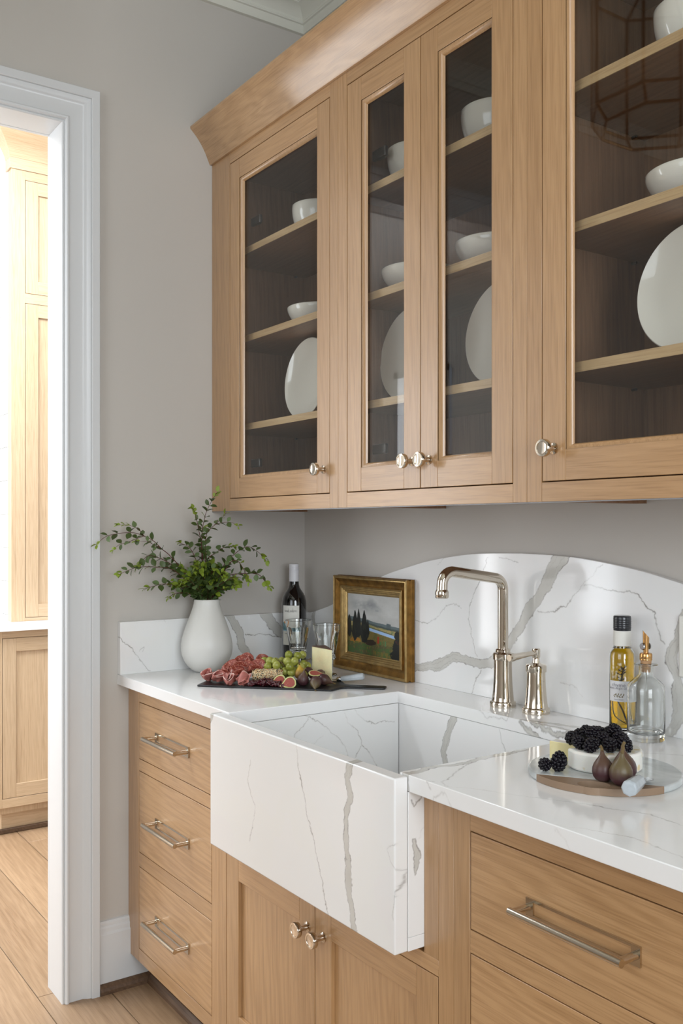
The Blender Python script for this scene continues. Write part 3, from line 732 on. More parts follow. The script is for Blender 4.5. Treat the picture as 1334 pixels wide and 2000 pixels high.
L_('hub', [(0, .1275), (.0082, .1275), (.0090, .129), (.0095, .131), (.0095, .147), (.0080, .1495), (0, .150)], (hx, hy, CT), M['nickel'], hd, 32)
obj('lever', tube(bmesh.new(), [(hx, hy-.006, CT+.139), (hx, hy-.030, CT+.138), (hx+.002, hy-.074, CT+.1350), (hx+.002, hy-.0760, CT+.1350), (hx+.0025, hy-.0870, CT+.1345), (hx+.0025, hy-.0895, CT+.1345)],
    [.0055, .0062, .0086, .0096, .0098, .0075], 24), M['nickel'], hd, smooth=True, angle=40)

# ------------------------------------------------------------------ vase and eucalyptus
vp = (.1000, -.409)
prof = [(0, .0), (.030, 0), (.036, .0015), (.046, .008), (.0570, .018), (.0670, .033), (.0738, .050), (.0768, .068), (.0765, .082), (.0735, .100), (.067, .122), (.0585, .146), (.050, .168), (.0430, .188), (.0392, .202), (.0378, .2105), (.0375, .2145),
        (.0362, .2155), (.0345, .2145), (.0345, .205), (.040, .185), (.050, .155), (.064, .115), (.0715, .080), (.070, .055), (.058, .026), (.035, .010), (0, .008)]
vs = obj('vase', lathe(bmesh.new(), prof, 72, (0, 0, 0)), M['vase'], smooth='full', loc=(vp[0], vp[1], CT+.0002))
tag(vs, 'white teardrop vase on the left end of the worktop', 'vase')
MOUTH = Vector((.1, -.409, 1.125))
STEMS = [
    ('left', [(-0.3, -0.5, 0.2), (-1.5, -4.6, 5.9), (-2.1, -8.0, 10.5), (-2.5, -11.1, 13.9), (-2.4, -13.4, 15.6), (-2.4, -15.9, 17.9), (-2.7, -18.8, 19.4), (-2.9, -21.7, 20.3), (-3.4, -24.9, 20.3), (-4.1, -28.4, 19.7), (-3.6, -30.2, 19.1), (-3.0, -31.9, 18.0), (-2.2, -33.2, 16.9)]),
    ('left_a', [(0.6, -20.2, 19.4), (0.4, -21.5, 21.2), (0.2, -23.0, 22.0), (-0.1, -24.4, 22.5), (-0.7, -26.3, 22.6), (-0.7, -27.5, 22.5)]),
    ('left_b', [(0.6, -20.2, 19.4), (-0.2, -22.8, 18.4), (-0.8, -25.2, 17.4), (-0.9, -26.7, 17.1), (-1.0, -28.1, 16.1), (-0.8, -29.3, 14.7)]),
    ('left_c', [(0.7, -14.8, 15.7), (0.6, -17.3, 16.9), (0.9, -19.2, 17.8), (-0.0, -22.9, 18.0)]),
    ('l2', [(-0.8, -1.1, 0.2), (-1.8, -6.5, 6.7), (-2.0, -10.5, 9.6), (-1.7, -13.8, 10.2), (-1.8, -17.8, 10.5), (-1.7, -21.3, 10.4), (-1.1, -24.3, 9.6), (-0.6, -27.2, 8.6)]),
    ('l3', [(-0.5, -0.7, 0.2), (-3.4, -8.2, 9.4), (-3.7, -11.8, 12.1), (-3.4, -14.7, 13.2), (-3.0, -17.3, 13.7), (-2.5, -19.8, 11.8), (-1.4, -21.4, 10.7)]),
    ('l4', [(-0.7, -1.0, -0.1), (-1.2, -5.9, 3.4), (-1.1, -10.1, 4.9), (-0.8, -13.8, 5.4), (-0.0, -17.0, 4.9), (0.7, -20.1, 4.3)]),
    ('l5', [(-1.0, -1.5, -0.4), (-1.1, -5.1, 2.2), (-0.8, -8.2, 2.6), (-0.0, -10.6, 2.4), (0.8, -12.9, 1.4)]),
    ('up1', [(-0.2, -0.2, 0.2), (-0.1, -1.3, 8.2), (0.3, -1.8, 14.3), (0.9, -2.0, 20.4), (1.8, -1.9, 23.4), (2.7, -1.5, 26.4), (3.9, -0.9, 28.7), (5.2, -0.2, 30.9), (6.4, 0.5, 32.4)]),
    ('up2', [(0.0, 0.0, 0.2), (0.3, -0.5, 9.7), (0.7, -0.7, 17.3), (1.4, -0.5, 20.4), (3.2, 1.1, 22.7), (4.9, 2.7, 24.9), (6.0, 3.4, 26.3)]),
    ('up2b', [(3.0, -0.1, 21.6), (3.9, 0.7, 22.7), (5.5, 2.5, 23.3), (7.0, 4.2, 23.4), (8.2, 5.3, 22.8), (9.1, 6.1, 22.2)]),
    ('ul', [(-0.3, -0.4, 0.2), (-0.1, -3.2, 11.3), (0.3, -5.8, 15.9), (0.6, -8.4, 17.1), (1.6, -10.0, 17.7)]),
    ('ul2', [(-0.3, -0.4, 0.2), (0.6, -1.8, 14.6), (1.1, -3.7, 23.4), (2.0, -5.0, 26.4), (3.0, -6.3, 27.6)]),
    ('r1', [(0.4, 0.5, 0.2), (2.0, 3.4, 8.1), (2.7, 4.8, 11.2), (3.8, 6.8, 13.5), (4.9, 8.8, 15.3), (5.9, 10.8, 16.1), (7.0, 12.8, 15.0), (7.9, 14.5, 13.4), (8.3, 15.6, 11.9)]),
    ('r2', [(0.2, 0.3, 0.2), (-0.7, 0.0, 11.2), (0.5, 2.8, 14.2), (1.1, 4.7, 15.7), (1.9, 6.9, 16.2), (2.4, 8.7, 15.7)]),
    ('r3', [(0.5, 0.8, 0.2), (3.6, 4.3, 6.6), (5.5, 5.9, 7.9), (8.5, 9.4, 8.2), (10.3, 11.0, 8.2), (11.9, 12.2, 7.1), (13.1, 12.9, 5.3), (14.2, 13.5, 4.3)]),
    ('r4', [(0.5, 0.8, -0.1), (4.1, 1.5, 3.0), (7.6, 2.2, 3.9)]),
    ('r5', [(0.4, 0.5, 0.2), (4.5, 4.7, 10.5), (6.8, 6.4, 12.0), (8.8, 7.5, 9.8), (10.4, 8.0, 7.4), (11.5, 7.9, 6.1)]),
    ('r6', [(0.4, 0.5, -0.1), (3.5, 1.0, 3.7), (8.2, 3.6, 6.9), (11.2, 4.0, 7.3)])]
BL = {'left': 'longest eucalyptus branch, arching left across the door casing', 'l2': 'eucalyptus branch reaching left below the longest one',
      'l3': 'drooping eucalyptus branch left of the vase, between two longer ones', 'l4': 'low eucalyptus branch stretching left just above the vase rim',
      'l5': 'lowest eucalyptus sprig hanging at the left of the vase rim', 'up1': 'tallest upright eucalyptus branch in front of the wall cabinet corner',
      'up2': 'upright eucalyptus branch forking right below the wall cabinet', 'ul': 'thin eucalyptus stem leaning up and left from the vase', 'ul2': 'upright eucalyptus stem with its tip left of the tallest one',
      'r1': 'eucalyptus branch arching high to the right of the vase', 'r2': 'short eucalyptus stem rising just right of centre', 'r3': 'eucalyptus branch reaching farthest right of the vase',
      'r4': 'lowest eucalyptus sprig right of the vase rim', 'r5': 'eucalyptus branch bending over to the right with pale tips', 'r6': 'low eucalyptus branch to the right under the arching ones'}
def leaf_mesh(name, mat):
    bm = bmesh.new(); n = 5
    W = [.0, .33, .48, .48, .33, 0]; prev = None
    for i in range(n+1):
        t = i/n; w = W[i]*.62; z = .10*math.sin(t*math.pi)*.6
        if i in (0, n): r = [bm.verts.new((t, 0, z))]
        else: r = [bm.verts.new((t, -w, z+.07)), bm.verts.new((t, 0, z)), bm.verts.new((t, w, z+.07))]
        if prev:
            if len(prev) == 1: bm.faces.new([prev[0], r[0], r[1]]); bm.faces.new([prev[0], r[1], r[2]])
            elif len(r) == 1: bm.faces.new([prev[0], r[0], prev[1]]); bm.faces.new([prev[1], r[0], prev[2]])
            else:
                bm.faces.new([prev[0], r[0], r[1], prev[1]]); bm.faces.new([prev[1], r[1], r[2], prev[2]])
        prev = r
    me = bpy.data.meshes.new(name); bm.to_mesh(me); bm.free(); me.materials.append(mat)
    for p in me.polygons: p.use_smooth = True
    return me
LEAF = [leaf_mesh('leaf', M['leaf_dark']), leaf_mesh('leaf', M['leaf_grey']), leaf_mesh('leaf', M['leaf_young'])]
rl_ = random.Random(5)
def branch(pts, parent_obj, first_t, r0, label, group=None, step=.0165, size=.0185):
    P = [MOUTH+Vector(p)*.01 for p in pts]
    if parent_obj is None:
        P = [MOUTH+Vector((pts[0][0]*-.004, pts[0][1]*-.004, -.10))]+P
    S = spline(P, 5); n = len(S)
    ob = obj('eucalyptus_branch' if parent_obj is None else 'side_stem', tube(bmesh.new(), S, [r0*(1-.7*i/n) for i in range(n)], 6), M['stem'], parent_obj, smooth=True)
    if parent_obj is None: tag(ob, label, 'branch', group)
    root = parent_obj or ob
    tot = [0]
    for a, b_ in zip(S, S[1:]): tot.append(tot[-1]+(b_-a).length)
    Lt = tot[-1]; d = first_t*Lt; ph = rl_.random()*3
    while d < Lt+.001:
        i = max(j for j in range(n) if tot[j] <= d+1e-9); i = min(i, n-2)
        f = (d-tot[i])/max(1e-6, tot[i+1]-tot[i]); p = S[i].lerp(S[i+1], min(1, f)); t = (S[i+1]-S[i]).normalized()
        rem = (Lt-d); young = rem < .022+rl_.random()*.02
        ref = Vector((0, 0, 1)) if abs(t.z) < .9 else Vector((1, 0, 0))
        u = t.cross(ref).normalized(); v = t.cross(u)
        for s in (0, 1):
            ang = ph+s*math.pi+rl_.uniform(-.3, .3)
            side = u*math.cos(ang)+v*math.sin(ang)
            dr = (side*rl_.uniform(.75, 1.1)+t*(rl_.uniform(.35, .8) if not young else 1.5)+Vector((0, 0, rl_.uniform(-.3, .15)))).normalized()
            sz = size*(rl_.uniform(.8, 1.12) if not young else rl_.uniform(.5, .85))
            k = 2 if young else (1 if rl_.random() < .35 else (0 if rl_.random() < .93 else 2))
            q = p+dr*.0015
            if q.x+dr.x*sz < .012: continue
            lf = bpy.data.objects.new('leaf', LEAF[k]); COL.objects.link(lf); lf.parent = root
            ax = dr; nz = (Vector((.2, -.35, 1))+Vector((rl_.uniform(-.8, .8), rl_.uniform(-.8, .8), rl_.uniform(-.4, .4)))); yy = nz.cross(ax).normalized(); zz = ax.cross(yy).normalized()
            Mx = Matrix((ax, yy, zz)).transposed().to_4x4(); Mx.translation = q
            sz *= 1.28; lf.matrix_basis = Mx @ Matrix.Diagonal((sz, sz*rl_.uniform(.95, 1.3), sz, 1))
        ph += math.pi/2+rl_.uniform(-.3, .3); d += step*(1 if not young else .55)*rl_.uniform(.8, 1.2)
    return ob
roots = {}
START = {'left': .36, 'l2': .3, 'l3': .3, 'l4': .25, 'l5': .3, 'up1': .30, 'up2': .34, 'ul': .35, 'ul2': .35, 'r1': .35, 'r2': .35, 'r3': .30, 'r4': .4, 'r5': .3, 'r6': .35}
for nm, pts in STEMS:
    if nm == 'left_a' or nm == 'left_b' or nm == 'left_c' or nm == 'up2b':
        base = roots['left'] if nm.startswith('left') else roots['up2']
        # join the side stem to its parent at the nearest point
        src = dict(STEMS)['left' if nm.startswith('left') else 'up2']
        near = min(src, key=lambda q: (Vector(q)-Vector(pts[0])).length)
        branch([near]+pts[1:], base, .3, .0010, None, size=.016, step=.021)
    else:
        long_ = nm == 'left'
        roots[nm] = branch(pts, None, START[nm], .0017, BL[nm], step=.034 if long_ else .0175)
for i in range(46):
    a = rl_.uniform(0, 2*math.pi); rr = rl_.uniform(1.5, 9.0); h = rl_.uniform(5.0, 11.5)
    dx, dy = math.cos(a), math.sin(a)
    if dx < -.3: dx *= .4
    pts = [(dx*1.6, dy*1.6, .1), (dx*rr*.5, dy*rr*.6, h*.62), (dx*rr*.9, dy*rr*1.05, h*rl_.uniform(.8, 1.05)), (dx*rr*1.15, dy*rr*1.35, h*rl_.uniform(.75, 1.0))]
    branch(pts, None, .52, .0013, 'short leafy eucalyptus stem packed in the middle above the vase rim', 'short eucalyptus stems in the vase', step=.0135, size=.0215)

# ------------------------------------------------------------------ wine bottle
def arc_patch(bm, c, r, a0, a1, z0, z1, n=16, thick=.0004):
    """label wrapped on a cylinder, with uv"""
    uvl = bm.loops.layers.uv.new('UVMap'); cols_ = []
    for i in range(n+1):
        a = a0+(a1-a0)*i/n
        cols_.append([bm.verts.new((c[0]+rr*math.cos(a), c[1]+rr*math.sin(a), z)) for rr, z in ((r, z0), (r+thick, z0), (r+thick, z1), (r, z1))])
    for i, (A, Bb) in enumerate(zip(cols_, cols_[1:])):
        for k in range(4):
            f = bm.faces.new([A[k], Bb[k], Bb[(k+1) % 4], A[(k+1) % 4]])
            for lp in f.loops:
                v = lp.vert; ang = math.atan2(v.co.y-c[1], v.co.x-c[0])
                da = (ang-a0+math.pi*4) % (2*math.pi)
                if da > math.pi*1.9: da -= 2*math.pi
                lp[uvl].uv = (da/(a1-a0), (v.co.z-z0)/(z1-z0))
    bm.faces.new(cols_[0][::-1]); bm.faces.new(cols_[-1])
    return bm
def text_on_cylinder(body, size, c, r, amid, zmid, mat, parent, name='lettering', squeeze=1.0, spacing=1.0):
    cu = bpy.data.curves.new('t', 'FONT'); cu.body = body; cu.size = size; cu.align_x = 'CENTER'; cu.align_y = 'CENTER'; cu.extrude = .00008; cu.space_character = spacing
    to = bpy.data.objects.new('t', cu); COL.objects.link(to)
    dg = bpy.context.evaluated_depsgraph_get(); dg.update()
    me = bpy.data.meshes.new_from_object(to.evaluated_get(dg))
    bpy.data.objects.remove(to)
    for v in me.vertices:
        x, y, z = v.co; a = amid+x*squeeze/r; rr = r+.0006+z
        v.co = (c[0]+rr*math.cos(a), c[1]+rr*math.sin(a), zmid+y)
    me.name = name; me.materials.clear(); me.materials.append(mat)
    o = bpy.data.objects.new(name, me); link(o, parent); o.matrix_parent_inverse = Matrix.Translation(-parent.location)
    return o
ink = plain('black_ink', (40, 40, 42), .6)
wc = (.092, -.098)
wine = thing('wine_bottle', 'black wine bottle with a white screw cap and white label, in the corner', 'bottle', (wc[0], wc[1], CT))
M['wine_glass_dark'] = plain('dark_wine_glass', (10, 9, 12), .05, Coat_Weight=1.0, Coat_Roughness=.02)
prof = [(0, .004), (.030, .0), (.037, .002), (.0393, .008), (.0393, .188), (.0385, .198), (.0355, .210), (.0300, .221), (.0235, .230), (.0185, .238), (.0158, .248), (.0148, .258), (.0148, .305), (0, .305)]
obj('body', lathe(bmesh.new(), prof, 64, (wc[0], wc[1], CT)), M['wine_glass_dark'], wine, smooth=True, angle=50)
M['cap_white'] = plain('white_cap', (222, 222, 226), .35)
obj('cap', lathe(bmesh.new(), [(.0149, .2585), (.0156, .2585), (.0156, .2935), (.0149, .2940), (.0149, .2952), (.0158, .2958), (.0158, .2985), (.0152, .299), (.0152, .3002), (.0158, .3008), (.0158, .3045), (.0152, .305), (.0152, .3062), (.0156, .3068), (.0156, .3120), (.0146, .3135), (0, .3135)], 48, (wc[0], wc[1], CT)), M['cap_white'], wine, smooth=True, angle=30)
amid = math.atan2(cam.location.y-wc[1], cam.location.x-wc[0])
lh, lw = 300, 200
Yg, Xg = np.mgrid[0:lh, 0:lw]; yn = Yg/lh; xn = Xg/lw
im = np.ones((lh, lw, 3))*np.array([.86, .85, .82])
nz = vnoise(xn*6, yn*6, 41, 4)
def over(mask, col, a=1.0):
    global im
    m_ = (np.clip(mask, 0, 1)*a)[..., None]; im = im*(1-m_)+np.array(col)*m_
over(yn < .40, (.80, .775, .70)); over(yn < .40, (.70, .66, .58), .35)
hill = .53+.05*np.sin(xn*5+1)+.05*(nz-.5)
over((yn < hill)*(yn > .34), (.42, .56, .58)); over((yn < .44+.05*np.sin(xn*9+2))*(yn > .36), (.30, .45, .48))
over((yn < .38)*(yn > .355), (.55, .70, .76)); over((yn < .355), (.84, .83, .79))
over(np.hypot((xn-.30)*.67, yn-.60) < .045, (.86, .54, .22)); over(np.hypot((xn-.14)*.67, yn-.57) < .03, (.86, .54, .22))
for q in (.42, .5, .56, .64, .72, .8): over((np.abs(xn-q) < .008)*(yn > .30)*(yn < .42), (.2, .22, .22))
over((nz > .62)*(yn > .82), (.72, .71, .68), .5)
M['wine_label'] = image_mat('wine_label', make_image('wine_label', im), .55)
lab = obj('label', arc_patch(bmesh.new(), (wc[0], wc[1]), .0394, amid-1.03, amid+.42, CT+.060, CT+.184, 18), M['wine_label'], wine, smooth=True, angle=60)
am2 = amid-.305
text_on_cylinder('ONE HOPE', .0070, wc, .0398, am2, CT+.1665, ink, wine, squeeze=.92, spacing=1.35)
text_on_cylinder('CABERNET SAUVIGNON', .0036, wc, .0398, am2, CT+.096, ink, wine, squeeze=.9, spacing=1.2)

# ------------------------------------------------------------------ two footed tumblers
def goblet(cx, cy, label):
    """thick faceted glass on a short foot"""
    bm = bmesh.new(); n = 48
    out = [(.0290, 0, 0), (.0300, .002, 0), (.0290, .004, 0), (.0140, .009, 0), (.0088, .015, 0), (.0085, .030, 0), (.0110, .040, 0), (.0150, .044, 0), (.0262, .0475, 0), (.0275, .0505, 0), (.0262, .0535, .3), (.0262, .057, .8), (.0300, .080, .8), (.0352, .112, .8), (.0372, .126, .5), (.0388, .134, 0), (.0398, .1470, 0), (.0392, .1480, 0), (.0384, .1470, 0), (.0374, .132, 0), (.0338, .108, 0), (.0288, .080, 0), (.0248, .060, 0), (.018, .0575, 0), (0, .057, 0)]
    rings = [[bm.verts.new((0, 0, .003))]]
    for r, z, fct in out:
        if r == 0: rings.append([bm.verts.new((0, 0, z))]); continue
        ring = []
        for i in range(n):
            a = 2*math.pi*i/n
            seg = 2*math.pi/10; loc_ = (a % seg)-seg/2
            rr = r*(1-fct*.0+fct*(math.cos(seg/2)/math.cos(loc_)-1))
            ring.append(bm.verts.new((rr*math.cos(a), rr*math.sin(a), z)))
        rings.append(ring)
    for A, Bb in zip(rings, rings[1:]):
        for i in range(n):
            j = (i+1) % n
            if len(A) == 1: bm.faces.new([A[0], Bb[j], Bb[i]])
            elif len(Bb) == 1: bm.faces.new([A[i], A[j], Bb[0]])
            else: bm.faces.new([A[i], A[j], Bb[j], Bb[i]])
    o = obj('goblet', bm, M['glass'], smooth=True, angle=30, loc=(cx, cy, CT+.0003))
    return tag(o, label, 'glass', 'clear faceted glasses behind the snack board')
goblet(.208, -.155, 'empty clear footed glass directly in front of the wine bottle')
goblet(.367, -.157, 'empty clear footed glass beside the gold picture frame, behind the cheese')

# ------------------------------------------------------------------ framed painting
fr = thing('framed_painting', 'small landscape painting in a stepped gold frame leaning on the backsplash', 'picture', (.423, -.04, CT))
FX0, FX1, FZ0, FZ1, FY = .2455, .6075, CT+.0004, 1.1985, -.0240
gold = plain('antique_gold', (134, 98, 46), .40, .8, noise=.35, nscale=45, bump=.3, bscale=200)
goldl = plain('pale_gold', (172, 144, 94), .34, .8, noise=.2, nscale=60, bump=.2, bscale=300)
def frame_ring(name, prof, mat):
    bm = bmesh.new(); rings = []
    for cx, cz, sx, sz in ((FX0, FZ0, 1, 1), (FX1, FZ0, -1, 1), (FX1, FZ1, -1, -1), (FX0, FZ1, 1, -1)):
        rings.append([bm.verts.new((cx+sx*a, FY-b_, cz+sz*a)) for a, b_ in prof])
    for A, Bb in zip(rings, rings[1:]+rings[:1]):
        for i in range(len(prof)): bm.faces.new([A[i], A[(i+1) % len(prof)], Bb[(i+1) % len(prof)], Bb[i]])
    return obj(name, bm, mat, fr, smooth=True, angle=30)
frame_ring('outer_frame', [(.0, 0), (.0, .010), (.003, .012), (.0035, .018), (.001, .020), (.001, .0265), (.004, .0285), (.009, .0270), (.0105, .0262), (.014, .0235), (.019, .0205), (.025, .0180), (.031, .0165), (.031, 0)], gold)
frame_ring('outer_rim', [(.0012, .0262), (.0012, .0285), (.0040, .0302), (.0055, .0290), (.0075, .0296), (.0092, .0285), (.0092, .0262)], goldl)
frame_ring('inner_frame', [(.0305, .010), (.0305, .0215), (.0330, .0230), (.0355, .0215), (.0380, .0217), (.0400, .0195), (.0430, .0190), (.0455, .0165), (.0490, .0160), (.0510, .0130), (.0535, .0120), (.0535, .010)], goldl)
H_, W_ = 420, 600
Yg, Xg = np.mgrid[0:H_, 0:W_]; y = Yg/H_; x = Xg/W_
n1 = vnoise(x*5, y*7, 61, 5, .55); n2 = vnoise(x*22, y*30, 62, 4, .6); n3 = vnoise(x*60, y*14, 63, 3, .6)
im = np.ones((H_, W_, 3))*np.array([.72, .72, .71])+(n1-.5)[..., None]*.14
over(np.clip((vnoise(x*4+2, y*7+1, 71, 4)-.46)*6, 0, 1)*np.clip(1-np.abs(y-.83)/.14, 0, 1)*np.clip(1.3-np.abs(x-.38)/.3, 0, 1), (.50, .51, .52), .85)
over((np.hypot((x-.57)*1.4, (y-.745)*3) < .05+.03*(n2-.5)), (.58, .59, .60), .7)
ridge = .615-.10*x+.02*(n1-.5)+.015*(n2-.5)
over(y < ridge, (.36, .41, .42)); over((y < ridge+.03)*(x > .75)*(x < .83)*(y < .60), (.30, .35, .36))
over(y < ridge-.045-.03*(n2-.5), (.25, .29, .27), .8)
over(y < ridge-.075+.03*(n1-.5), (.62, .56, .36)); over((y < ridge-.075)*(n2 > .56), (.47, .49, .30), .8); over((y < ridge-.10)*(n2 > .66), (.66, .57, .36), .6)
over((y < ridge-.10)*(x > .74)*(x < .86)*(n2 > .5)*(y > .40), (.28, .42, .26), .7)
riv = .430-.16*(x-.42)
over((np.abs(y-riv) < .024+.008*(n2-.5))*(x > .38)*(x < .90), (.60, .72, .88)); over((np.abs(y-riv-.034) < .008)*(x > .38)*(x < .86), (.30, .32, .26), .8)
over(y < riv-.028+.02*(n2-.5), (.44, .38, .18)); over((y < riv-.03)*(n2 > .50), (.34, .35, .17), .8); over((y < .20+.05*(n1-.5))*(n3 > .4), (.28, .29, .17), .85); over((y < .28)*(n2 > .60)*(y > .1), (.50, .36, .16), .55)
over((np.hypot((x-.16)*1.0, (y-.22)*2.2) < .09*(.7+n2))*(n2 > .35), (.66, .44, .12), .85)
over((np.hypot((x-.45)*1.1, (y-.215)*2.4) < .11*(.6+.8*n2)), (.15, .10, .08), .85)
over((np.abs(x-.60-.02*(n3-.5)) < .016)*(y > .22)*(y < .33), (.62, .18, .08)); over((np.abs(x-.66) < .04)*(y > .20)*(y < .27)*(n3 > .5), (.25, .42, .22)); over((np.abs(x-.73) < .012)*(y > .19)*(y < .27), (.30, .46, .28))
over((y < .17+.03*np.sin(x*8))*(n2 > .48), (.24, .36, .16), .8); over((y < .09)*(x > .5)*(n3 > .5), (.50, .40, .14), .7)
spk = vnoise(x*34, y*3+2, 66, 3, .7); spk2 = vnoise(x*52, y*9+5, 67, 3, .6)
for cx, wd, y0, y1 in ((.03, .085, .26, .66), (.15, .075, .20, .74), (.22, .06, .24, .78), (.33, .080, .17, .76), (.40, .045, .26, .64)):
    dxn = np.abs(x-cx)/wd; topy = y1-.30*dxn**1.6-.16*(1-spk)*(.4+dxn); boty = y0+.14*dxn**2+.10*(spk2-.3)
    over((dxn < 1)*(y < topy)*(y > boty), (.06, .07, .05)); over((dxn < .9)*(y < topy-.03)*(y > boty+.05)*(spk2 > .60), (.15, .17, .11), .8)
over((np.abs(x-.955+.05*(y-.2)) < .13*np.clip((.48-y)*2.4, 0, 1)*(.5+n2)), (.06, .07, .06)); over((x > .86)*(y < .45)*(np.abs(x-.97) < .06*(.6+n2)), (.07, .08, .07))
over((np.abs(x-.95) < .04)*(y > .25)*(y < .33)*(n2 > .55), (.36, .14, .10), .6)
imp = im
M['painting'] = image_mat('painting_canvas', make_image('landscape', imp), .55, bump=.15)
pt = obj('canvas', B(FX0+.052, FX1-.052, FY-.0095, FY-.006, FZ0+.052, FZ1-.052), M['painting'], fr)
uvmap(pt, lambda c: (c.x-FX0-.052)/(FX1-FX0-.104), lambda c: (c.z-FZ0-.052)/(FZ1-FZ0-.104))

# ------------------------------------------------------------------ black board and snacks
FL = Vector((.3316, -.5548, 0)); FRc = Vector((.6024, -.2946, 0)); bw = .140
BD = (FRc-FL).normalized(); BNn = Vector((-BD.y, BD.x, 0))
BZ = CT+.0053
def bp(s, t): return FL+BD*s+BNn*t            # along, across
Lb = (FRc-FL).length
out2 = [bp(.004, 0), bp(Lb-.006, 0), bp(Lb, .006), bp(Lb+.012, bw/2-.030), bp(Lb+.030, bw/2-.021), bp(Lb+.122, bw/2-.018), bp(Lb+.130, bw/2-.012), bp(Lb+.130, bw/2+.012), bp(Lb+.122, bw/2+.018), bp(Lb+.030, bw/2+.021), bp(Lb+.012, bw/2+.030), bp(Lb, bw-.006), bp(Lb-.006, bw), bp(.004, bw), bp(0, bw-.004), bp(0, .004)]
bd = obj('serving_board', prism(bmesh.new(), [(p.x, p.y) for p in out2], CT+.0003, BZ, 'z'), M['black_board'], bevel=.0015)
tag(bd, 'black rectangular serving board with a straight handle under the cold cuts', 'board')
# cured meats
def meat_mat(name, base, spot, amt, sc, rough=.4):
    m, nt, b = newmat(name); N = nt.nodes.new; L = nt.links.new
    tc = N('ShaderNodeTexCoord'); v = N('ShaderNodeTexVoronoi'); v.inputs['Scale'].default_value = sc; v.inputs['Randomness'].default_value = 1
    n = N('ShaderNodeTexNoise'); n.inputs['Scale'].default_value = sc*.7; n.inputs['Detail'].default_value = 4
    L(tc.outputs['Object'], v.inputs['Vector']); L(tc.outputs['Object'], n.inputs['Vector'])
    s = N('ShaderNodeMath'); s.operation = 'ADD'; L(v.outputs['Distance'], s.inputs[0]); L(n.outputs['Fac'], s.inputs[1])
    r = N('ShaderNodeValToRGB'); r.color_ramp.elements[0].position = amt; r.color_ramp.elements[0].color = (*lin(spot), 1)
    r.color_ramp.elements[1].position = amt+.14; r.color_ramp.elements[1].color = (*lin(base), 1)
    L(s.outputs[0], r.inputs['Fac']); L(r.outputs['Color'], b.inputs['Base Color'])
    b.inputs['Roughness'].default_value = rough; b.inputs['Subsurface Weight'].default_value = .15; b.inputs['Subsurface Radius'].default_value = (.01, .003, .002)
    return m
M['salami'] = meat_mat('salami', (142, 62, 48), (204, 144, 122), .74, 330, .42)
M['ham'] = meat_mat('cured_ham', (182, 112, 102), (214, 160, 150), .60, 90, .42)
M['ham_fat'] = plain('ham_fat', (220, 182, 172), .4, noise=.06, nscale=80)
def salami_mesh(kind, seed):
    rs = random.Random(seed); bm = bmesh.new(); nr, na, R_ = 6, 28, .0215; top = []
    ph = rs.uniform(0, 6)
    def f(r, a):
        x_, y_ = r*math.cos(a), r*math.sin(a)
        if kind == 0:       # folded in half like a taco
            q = abs(y_); k = .0035; z_ = math.sqrt(q*q+k*k)-k
            ang = .55+.12*math.sin(a*2+ph); yy = (1 if y_ > 0 else -1)*(q*math.sin(ang)); zz = z_*math.cos(ang)
            return Vector((x_, yy+.002*math.sin(x_*160+ph), zz+.0015*math.sin(x_*220)))
        if kind == 1:       # ruffled
            return Vector((x_*.8, y_*.8, .009*(r/R_)*math.sin(3*a+ph)+.004*math.cos(a)))
        return Vector((x_, y_*.92, .006*(x_/R_)**2+.0015*math.sin(a*3+ph)))
    rings = [[bm.verts.new(f(0, 0))]]
    for i in range(1, nr+1):
        rings.append([bm.verts.new(f(R_*i/nr*(1+.02*math.sin(5*2*math.pi*j/na+ph)), 2*math.pi*j/na)) for j in range(na)])
    for A, Bb in zip(rings, rings[1:]):
        for j in range(na):
            k = (j+1) % na
            if len(A) == 1: bm.faces.new([A[0], Bb[j], Bb[k]])
            else: bm.faces.new([A[j], Bb[j], Bb[k], A[k]])
    return bm
sal = []
for kd in range(3):
    o = obj('salami_slice', salami_mesh(kd, kd+3), M['salami'], smooth='full')
    s = o.modifiers.new('thickness', 'SOLIDIFY'); s.thickness = .0016
    sal.append(o)
SL = [((.3247, -.4646, .9375), 0, (.9, .3, .5)), (( .3278, -.4425, .9473), 1, (.6, -.3, 1.2)), ((.3664, -.4394, .9407), 0, (1.0, .2, .9)), ((.3703, -.4160, .9475), 0, (.7, .5, 2.8)), ((.3545, -.4566, .9393), 1, (1.0, .2, .6)),
      ((.2987, -.4318, .9571), 2, (.9, -.2, .5)), ((.3294, -.4225, .9557), 0, (.8, .4, 1.0)), ((.3424, -.4038, .9557), 2, (1.1, .3, .7)), ((.3062, -.4034, .9657), 2, (1.1, .1, 1.0)), ((.3297, -.3870, .9671), 1, (.8, .2, 1.2)),
      ((.3593, -.3792, .9600), 2, (1.15, -.15, .9)), ((.3728, -.3949, .9502), 0, (.9, .6, 1.0)), ((.3000, -.3820, .9700), 2, (1.3, .35, .6)), ((.3389, -.3560, .9690), 2, (1.5, .2, 1.3)), ((.2963, -.4530, .9443), 1, (.6, .2, .5)), ((.3431, -.4379, .9474), 2, (.9, .3, .9))]
SLB = ['front left', 'front, left of centre', 'centre, folded double', 'middle of the left half', 'front centre, leaning', 'centre, leaning back', 'front right, folded', 'front right, near the log', 'right end, standing', 'top centre, ruffled', 'top right, tilted', 'back left, folded', 'topmost slice', 'rightmost, upright beside the grapes', 'back far left, ruffled', 'farthest left']
used = set()
for i, (loc, kd, rt2) in enumerate(SL):
    if kd in used: o = dup(sal[kd], loc, rt2)
    else: o = sal[kd]; o.location = loc; o.rotation_euler = rt2; used.add(kd)
    tag(o, 'folded red salami slice in the pile on the black board, '+SLB[i], 'salami', 'folded salami slices on the black board')
